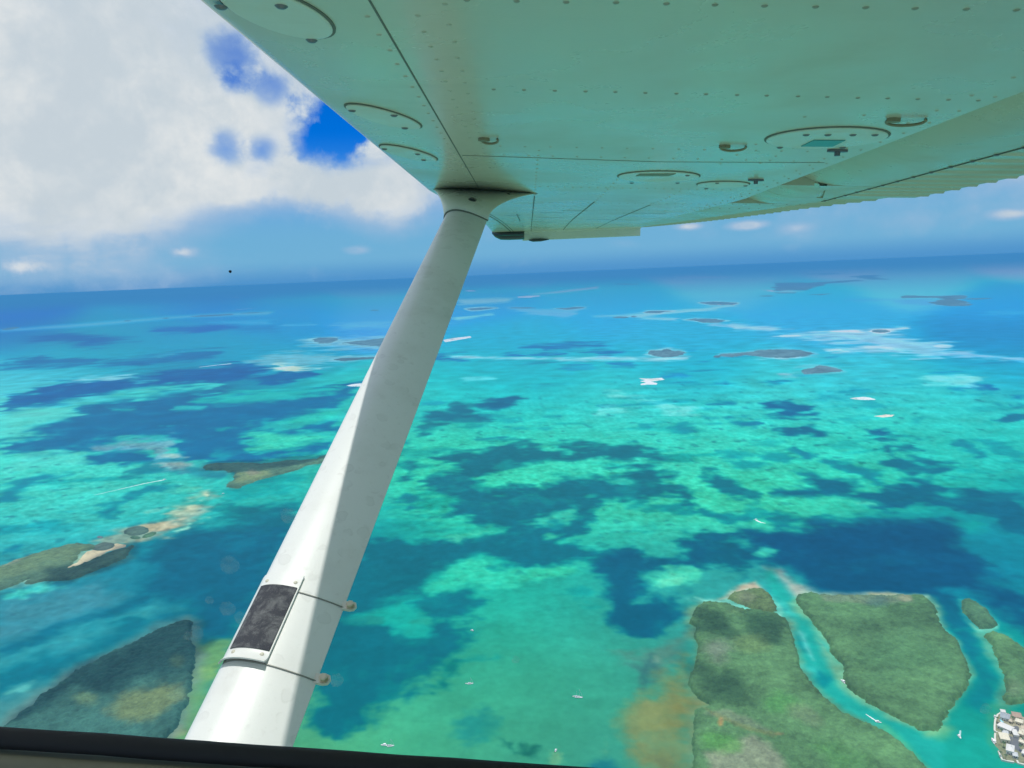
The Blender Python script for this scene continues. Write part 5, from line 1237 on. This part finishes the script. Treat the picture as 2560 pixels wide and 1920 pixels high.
# round inspection covers, each with its own screws
def cover(cu, cv, r, screws, ell=None):
    p0, q0 = PQ(cu, cv)
    k = 40
    if ell is None: shape = [(math.cos(2 * math.pi * j / k), math.sin(2 * math.pi * j / k)) for j in range(k)]
    else:                       # set on the curve of the nose: seen flatter than a disc on the flat skin
        a_, b_, g_ = ell[0], ell[1], math.radians(ell[2]); shape = []
        for j in range(k):
            x, y = a_ * math.cos(2 * math.pi * j / k), b_ * math.sin(2 * math.pi * j / k)
            p, q = PQ(cu + x * math.cos(g_) - y * math.sin(g_), cv + x * math.sin(g_) + y * math.cos(g_)); shape.append((p - p0, q - q0))
        r = sum(math.hypot(*s) for s in shape) / k
        shape = [(a / r, b / r) for a, b in shape]
    V, Fc = [], []
    for rr, z in ((r, .001), (r, -.0028), (r - .003, -.0036), (0, -.0036)):
        if rr == 0: V.append(S(p0, q0, z)); continue
        V += [S(p0 + rr * shape[j][0], q0 + rr * shape[j][1], z) for j in range(k)]
    for i in range(2):
        Fc += [(i * k + j, i * k + (j + 1) % k, (i + 1) * k + (j + 1) % k, (i + 1) * k + j) for j in range(k)]
    Fc += [(2 * k + j, 2 * k + (j + 1) % k, 3 * k) for j in range(k)]
    o = link("inspection_cover", V, Fc, M['cover'], plane)
    # dark rim: the gap on the inboard edge
    V = []
    for rr, z in ((r + .004, .0), (r + .004, -.0012), (r - .0004, -.0018), (r - .0004, 0)):
        V += [S(p0 + rr * shape[j][0], q0 + rr * shape[j][1], z) for j in range(k)]
    Fc = [(i * k + j, i * k + (j + 1) % k, (i + 1) * k + (j + 1) % k, (i + 1) * k + j) for i in range(3) for j in range(k)]
    link("cover_rim", V, Fc, M['seam'], o)
    for (u, v_) in screws:
        p, q = PQ(u, v_); put("screw", me_scr, p, q, o, -.0034)
    return o
def fit(lu, lv, ru, rv):
    """centre bearing and radius of a round cover from its ends"""
    a, b = np.array(PQ(lu, lv)), np.array(PQ(ru, rv))
    ctr = (a + b) / 2
    lo, hi = .02, .3
    def ext(r):
        us = []
        for j in range(60):
            P = S(ctr[0] + r * math.cos(j * math.pi / 30), ctr[1] + r * math.sin(j * math.pi / 30)); us.append(IW / 2 + FL * (P @ RT) / (P @ F))
        return max(us) - min(us)
    for i in range(30):
        m = (lo + hi) / 2
        if ext(m) > ru - lu: hi = m
        else: lo = m
    P = S(*ctr); dd = P @ F
    return IW / 2 + FL * (P @ RT) / dd, IH / 2 - FL * (P @ UP) / dd, lo
cover(958, 289, 0, [(880, 271), (985, 283), (1012, 315)], ell=(97, 17, 15.5))
cover(1021, 381, 0, [(961, 368), (1044, 381), (1059, 396)], ell=(73, 11.5, 13.5))
cover(688, 24, 0, [(552, 8), (703, 6), (779, 93)], ell=(152, 46, 20))
cu, cv, r = fit(1917, 354, 2223, 333)
cd = cover(cu, cv, r, [(2016, 332), (2070, 332), (2133, 332), (2188, 332), (1950, 364), (2107, 364)])
rc = [PQ(*x) for x in ((2003, 360), (2035, 344.6), (2114, 345), (2082, 360.6))]
V = [S(p, q, z) for z in (-.003, -.0052) for p, q in rc]
link("data_plate", V, [(0, 1, 2, 3), (4, 7, 6, 5), (0, 4, 5, 1), (1, 5, 6, 2), (2, 6, 7, 3), (3, 7, 4, 0)], M['drainplate'], cd)
cu, cv, r = fit(1547, 442.6, 1749, 437.7)
ce = cover(cu, cv, r, [(1579, 454), (1719, 435), (1694, 454)])
rc = [PQ(*x) for x in ((1590, 436), (1600, 431), (1690, 430), (1672, 436))]
V = [S(p, q, z) for z in (-.003, -.0052) for p, q in rc]
link("vent_slot", V, [(0, 1, 2, 3), (4, 7, 6, 5), (0, 4, 5, 1), (1, 5, 6, 2), (2, 6, 7, 3), (3, 7, 4, 0)], M['bronze'], ce)
cu, cv, r = fit(1744, 462, 1873, 458); cover(cu, cv, r, [(1766, 468), (1793, 454), (1864, 461)])
# fuel drains: a flat flange with a short stem
for (u, v_) in ((2094, 374), (1890, 448)):
    p, q = PQ(u, v_)
    a = [[S(p + .022 * math.cos(t), q + .009 * math.sin(t), z) for t in np.linspace(0, 2 * math.pi, 15)[:-1]] for z in (0, -.005)]
    b = [[S(p + .006 * math.cos(t), q + .006 * math.sin(t), z) for t in np.linspace(0, 2 * math.pi, 11)[:-1]] for z in (-.004, -.013)]
    v, f = merge(loft(a), loft(b)); link("fuel_drain", v, f, M['screw'], plane)
# tie-down rings folded against the skin
for (u, v_, w, ang) in ((1830, 366, .026, .0), (2258, 300, .031, -.15), (1225, 348, .017, .0)):
    p, q = PQ(u, v_)
    pts = []
    for t in np.linspace(-.4, math.pi + .7, 16):
        a, b = w * math.cos(t), .016 * math.sin(t)
        pts.append(S(p + a * math.cos(ang) - b * math.sin(ang), q + a * math.sin(ang) + b * math.cos(ang) - .01, -.004 - .004 * math.sin(t)))
    v, f = tube(pts, .0025, 8)
    o = link("tie_down_ring", v, f, M['bronze'], plane, smooth=True)
    a = [[S(p + w * .7 * sx + .012 * math.cos(t), q - .012 + .009 * math.sin(t), z) for t in np.linspace(0, 2 * math.pi, 9)[:-1]] for sx in (-1,) for z in (.001, -.006)]
    v, f = loft(a); link("ring_base", v, f, M['bronze'], o)

# ------------------------------------------------------------------ strut
ST = ray(1008 * Kx, 470 * Kx) * 2.3; SB = ray(515 * Kx, 1610 * Kx) * .9
sx = unit(ST - SB); sw = unit(c_ - (c_ @ sx) * sx); sh = unit(np.cross(sw, sx))
HALF = .066
def sec(w, half=HALF, thick=.40):
    x = min(max((w + half) / (2 * half), 0), 1)
    return 5 * thick * (.2969 * math.sqrt(x) - .126 * x - .3516 * x * x + .2843 * x ** 3 - .1036 * x ** 4) * 2 * half
def SP(w, t, h=0.0): return ST + sw * w + sx * t + sh * h
def sec_ring(t, half=HALF, thick=.40, w0=0.0, k=20, grow=0.0):
    ws = [half * -math.cos(math.pi * j / k) for j in range(k + 1)]
    up = [(w, sec(w, half, thick)) for w in ws]
    dn = [(w, -h) for w, h in up[1:-1]][::-1]
    return [SP(w * (1 + grow / half) + w0, t, h * (1 + grow / .026)) for w, h in up + dn]
tb = (.42 - ST[1]) / sx[1]
v, f = loft([sec_ring(t) for t in np.linspace(tb, .055, 30)])
strut = link("strut", v, f, M['strut'], plane, smooth=True)
# flared cuff where the strut meets the wing
foot_l, foot_r = PQ(1062, 453), PQ(1344, 485)
rings = []
NR = 44
def foot_pt(j, n):
    """outline on the skin, same order as sec_ring"""
    k = n // 2
    fl, fr = np.array([-.158, .10]), np.array([.195, .17])
    if j <= k: w = -math.cos(math.pi * j / k); side = -1
    else: w = math.cos(math.pi * (j - k) / k); side = 1
    x = (w + 1) / 2
    base = fl + (fr - fl) * x
    wid = .055 * math.sqrt(max(0, 1 - w * w)) * (1.15 - .5 * x)
    return S(base[0], base[1] + side * wid, .001)
top_ring = sec_ring(-.012, grow=.0035)
nring = len(top_ring)
for i in range(11):
    x = i / 10.0
    e = (1 - x) ** 2.0
    hgt = x
    ring = []
    for j in range(nring):
        A = np.array(foot_pt(j, nring)); B = np.array(top_ring[j])
        # keep the flare tight: lateral offset dies quickly while height falls steadily
        L = B + (A - B) * e
        lin = B + (A - B) * (1 - x)
        up_ = n_ * (((lin - L) @ n_))
        ring.append(L + up_ * (1.0))
    rings.append(ring)
v, f = loft(rings)
cuff = link("strut_cuff", v, f, M['cover'], plane, smooth=True)
ringl = [sec_ring(t, grow=g) for t, g in ((-.016, .0015), (-.016, .0042), (-.0125, .0042), (-.0125, .0015))]
v, f = loft(ringl); link("cuff_edge", v, f, M['seam'], cuff)
# footprint seam between cuff and wing
rg = [[np.array(foot_pt(j, nring)) for j in range(nring)]]
ctr = sum(rg[0]) / nring
V = []
for gz, gs in ((.0005, 1.0), (-.0022, 1.0), (-.0014, 1.007), (.0005, 1.007)):
    V += [ctr + (P - ctr) * gs + n_ * gz for P in rg[0]]
Fc = [(i * nring + j, i * nring + (j + 1) % nring, (i + 1) * nring + (j + 1) % nring, (i + 1) * nring + j) for i in range(3) for j in range(nring)]
link("cuff_seam", V, Fc, M['seam'], cuff)
def put_dir(name, me, P, nrm, parent, sc=1.0):
    o = bpy.data.objects.new(name, me); COL.objects.link(o); o.parent = parent
    q = Vector(nrm).to_track_quat('Z', 'Y').to_matrix().to_4x4(); q.translation = Vector(P); o.matrix_local = q @ Matrix.Scale(sc, 4)
    return o
def on_mesh(o, u, v_):
    """where a sight line first meets one of the parts"""
    d = Vector(ray(u, v_)).normalized()
    hit, loc, nrm, _i = o.ray_cast(Vector((0, 0, 0)), d)
    return (np.array(loc), np.array(nrm)) if hit else (None, None)
bpy.context.view_layer.update()
for u, v_, sc in ((1181, 499.5, 1.9), (1271.6, 485, .7)):
    P, nr = on_mesh(cuff, u, v_)
    if P is not None:
        if nr @ P > 0: nr = -nr
        put_dir("screw", me_drk, P, nr, cuff, sc)

# step plate clamped on the strut: curved plate, grip pad, two bands with bolted tabs
def skin(w, t, up=0.0): return SP(w, t, sec(w) + up)
def wrap(w0, w1, t0, t1, lo, hi, nw=10, nt=8, lipt=None):
    """a thin sheet following the strut's upper face"""
    V, Fc = [], []
    for z in (lo, hi):
        for i in range(nt + 1):
            for j in range(nw + 1):
                w, t = w0 + (w1 - w0) * j / nw, t0 + (t1 - t0) * i / nt
                zz = z
                if lipt is not None and t < lipt: zz += (lipt - t) * .75
                V.append(skin(w, t, zz))
    n1 = (nw + 1) * (nt + 1)
    for i in range(nt):
        for j in range(nw):
            a = i * (nw + 1) + j; b = a + nw + 1
            Fc.append((a, a + 1, b + 1, b)); Fc.append((n1 + a, n1 + b, n1 + b + 1, n1 + a + 1))
    edge = [(0, j) for j in range(nw + 1)] + [(i, nw) for i in range(1, nt + 1)] + [(nt, j) for j in range(nw - 1, -1, -1)] + [(i, 0) for i in range(nt - 1, 0, -1)]
    ids = [i * (nw + 1) + j for i, j in edge]
    for k in range(len(ids)):
        a, b = ids[k], ids[(k + 1) % len(ids)]; Fc.append((a, a + n1, b + n1, b))
    return V, Fc
v, f = wrap(-.0645, .001, -1.613, -1.464, .0015, .0045, 14, 26, lipt=-1.604)
plate = link("step_plate", v, f, M['plate'], plane, smooth=True)
md = plate.modifiers.new("edges", "EDGE_SPLIT"); md.split_angle = math.radians(40)
v, f = wrap(-.0555, -.0006, -1.5935, -1.488, .0045, .0060, 12, 16)
link("grip_pad", v, f, M['grip'], plate)
for w, t in ((-.049, -1.479), (-.0067, -1.479), (-.0475, -1.5995), (-.0083, -1.600)):
    put_dir("plate_rivet", me_riv, skin(w, t, .0045), sh, plate, .75)
for ta, tbn in ((-1.491, -1.4925), (-1.6105, -1.612)):
    pts = []
    for k in range(17):
        w = -.066 + (.0655 + .066) * k / 16
        t = ta + (tbn - ta) * max(0, w / .066)
        pts.append(skin(w, t, .0008))
    ring2 = []
    under = [SP(w, tbn, -sec(w) - .0008) for w in np.linspace(.0655, -.066, 14)]
    v, f = tube(pts + under, .0010, 6)
    band = link("clamp_band", v, f, M['band'], plane, smooth=True)
    # tab: two ears pinched together behind the trailing edge
    V, Fc = [], []
    outl = [(.0600, -.0065), (.075, -.0078), (.0815, -.0058), (.0840, 0), (.0815, .0058), (.075, .0078), (.0600, .0065)]
    rr = [[SP(w, tbn + .004 + t, h) for w, t in outl] for h in (-.002, .002)]
    v, f = loft(rr); tab = link("clamp_tab", v, f, M['tab'], band)
    hexa = [[SP(.0745 + r * math.cos(a), tbn + .004 + r * math.sin(a), h) for a in np.linspace(0, 2 * math.pi, 7)[:-1]] for h, r in ((.002, .0056), (.0072, .0056), (.0084, .0044))]
    wash = [[SP(.0745 + .0068 * math.cos(a), tbn + .004 + .0068 * math.sin(a), h) for a in np.linspace(0, 2 * math.pi, 13)[:-1]] for h in (.0018, .003)]
    v, f = merge(loft(hexa), loft(wash)); link("bolt", v, f, M['bolt'], band)

# ------------------------------------------------------------------ cabin window and fuselage side
def at_y(u, v_, y):
    d = ray(u, v_); return d * (y / d[1])
YW = .34
A0, A1 = at_y(0, 1823, YW), at_y(1393, 1921, YW)
dirx = unit(A1 - A0)
pL, pR = A0 - dirx * .60, A1 + dirx * .62
yv, zv = np.array([0, 1.0, 0]), np.array([0, 0, 1.0])
def bar(P, Q, prof, seg=10, wob=0.0):
    rings = []
    for k in range(seg + 1):
        B = P + (Q - P) * k / seg
        rings.append([B + yv * a + zv * (b + (random.uniform(-wob, wob) if wob else 0)) for a, b in prof])
    return loft(rings)
frame = empty("window_frame"); frame.parent = plane
prof = [(.006 * math.cos(a), -.0045 + .0045 * math.sin(a)) for a in np.linspace(0, 2 * math.pi, 15)[:-1]]
v, f = bar(pL, pR, prof, 60, .0003); link("gasket", v, f, M['gasket'], frame, smooth=True)
prof = [(-.002, -.010), (-.0065, -.0085), (-.010, -.0070), (-.0135, -.0085), (-.0155, -.0125), (-.0155, -.06), (.004, -.06), (.004, -.012)]
v, f = bar(pL, pR, prof, 6); link("sill_bead", v, f, M['trim'], frame, smooth=True)
prof = [(-.0157, -.0135), (-.019, -.0120), (-.055, -.014), (-.075, -.022), (-.08, -.30), (-.0157, -.30)]
v, f = bar(pL, pR, prof, 6); link("sill_trim", v, f, M['trim'], frame)
# uprights and head of the window opening, outside the picture
for P, top in ((pL, .17), (pR, .17)):
    v, f = box(P[0] - .03, P[0] + .03, YW - .02, YW + .01, P[2] - .05, top); link("window_post", v, f, M['trim'], frame)
v, f = box(pL[0], pR[0], YW - .02, YW + .01, .17, .235); link("window_head", v, f, M['trim'], frame)
M['pane'] = bpy.data.materials.new("window_acrylic"); M['pane'].use_nodes = True
_t = NT(M['pane'].node_tree); _t.n.clear()
_o = _t.new("ShaderNodeOutputMaterial"); _g = _t.new("ShaderNodeBsdfTransparent"); _g.inputs[0].default_value = (.985, .992, .99, 1)
_t.l.new(_g.outputs[0], _o.inputs["Surface"])
zlo = min(pL[2], pR[2]) - .01
V = [(x, y, z) for y in (YW + .002, YW + .005) for x, z in ((pL[0], pL[2] - .008), (pR[0], pR[2] - .008), (pR[0], .20), (pL[0], .20))]
pane = link("window_pane", V, [(0, 1, 2, 3), (4, 7, 6, 5), (0, 4, 5, 1), (1, 5, 6, 2), (2, 6, 7, 3), (3, 7, 4, 0)], M['pane'], frame)
M['spot'] = bpy.data.materials.new("dried_drop"); M['spot'].use_nodes = True
_t = NT(M['spot'].node_tree); _t.n.clear()
_o = _t.new("ShaderNodeOutputMaterial"); _g = _t.new("ShaderNodeBsdfTransparent"); _d = _t.new("ShaderNodeBsdfTranslucent"); _d.inputs[0].default_value = (.8, .8, .78, 1)
_m = _t.new("ShaderNodeMixShader"); _tc = _t.new("ShaderNodeTexCoord")
_r = _t.vmath('LENGTH', _tc.outputs["Object"], None, out=1)
_t.l.new(_t.math('MULTIPLY', _t.ramp(_r, .0062, .0030), _t.ramp(_t.noise(_tc.outputs["Object"], 260, 3), .3, .7, .03, .10)), _m.inputs[0])
_t.l.new(_g.outputs[0], _m.inputs[1]); _t.l.new(_d.outputs[0], _m.inputs[2]); _t.l.new(_m.outputs[0], _o.inputs["Surface"])
for u, v_, rr in ((573, 1412, 22), (568, 1522, 17), (523, 1500, 9), (492, 1582, 15), (600, 1545, 14), (720, 1290, 18), (2465, 1773, 11), (840, 1700, 16), (1290, 1650, 9), (470, 1590, 10)):
    P = at_y(u, v_, YW + .0012); r = rr / FL * np.linalg.norm(P)
    V = [(r * (1 + random.uniform(-.2, .2)) * math.cos(a), d, r * (1 + random.uniform(-.2, .2)) * math.sin(a)) for d in (0, .0005) for a in np.linspace(0, 2 * math.pi, 13)[:-1]]
    link("water_spot", V, [tuple(range(11, -1, -1)), tuple(range(12, 24))] + [(j, (j + 1) % 12, 12 + (j + 1) % 12, 12 + j) for j in range(12)], M['spot'], pane, loc=tuple(P))
P = at_y(575, 679, YW + .0012); r = .0006
V = [(r * math.cos(a) * (1 + .3 * math.sin(3 * a)), d, r * 1.1 * math.sin(a)) for d in (0, .0006) for a in np.linspace(0, 2 * math.pi, 9)[:-1]]
link("dirt_speck", V, [tuple(range(7, -1, -1)), tuple(range(8, 16))] + [(j, (j + 1) % 8, 8 + (j + 1) % 8, 8 + j) for j in range(8)], M['dark'], pane, loc=tuple(P))

# curved outer skin below the window
rings = []
for x in np.linspace(-1.6, 1.6, 9):
    zt = float(np.interp(x, [pL[0], pR[0]], [pL[2], pR[2]])) - .045
    rings.append([(x, YW + .02, zt), (x, YW + .055, zt - .12), (x, YW + .075, zt - .35), (x, YW + .03, zt - .62), (x, -.2, zt - .78), (x, -.2, zt - .74), (x, YW + .0, zt - .60), (x, YW + .04, zt - .35), (x, YW + .02, zt - .12), (x, YW + .005, zt)])
v, f = loft(rings); fus = link("fuselage_side", v, f, M['fuselage'], plane, smooth=True)
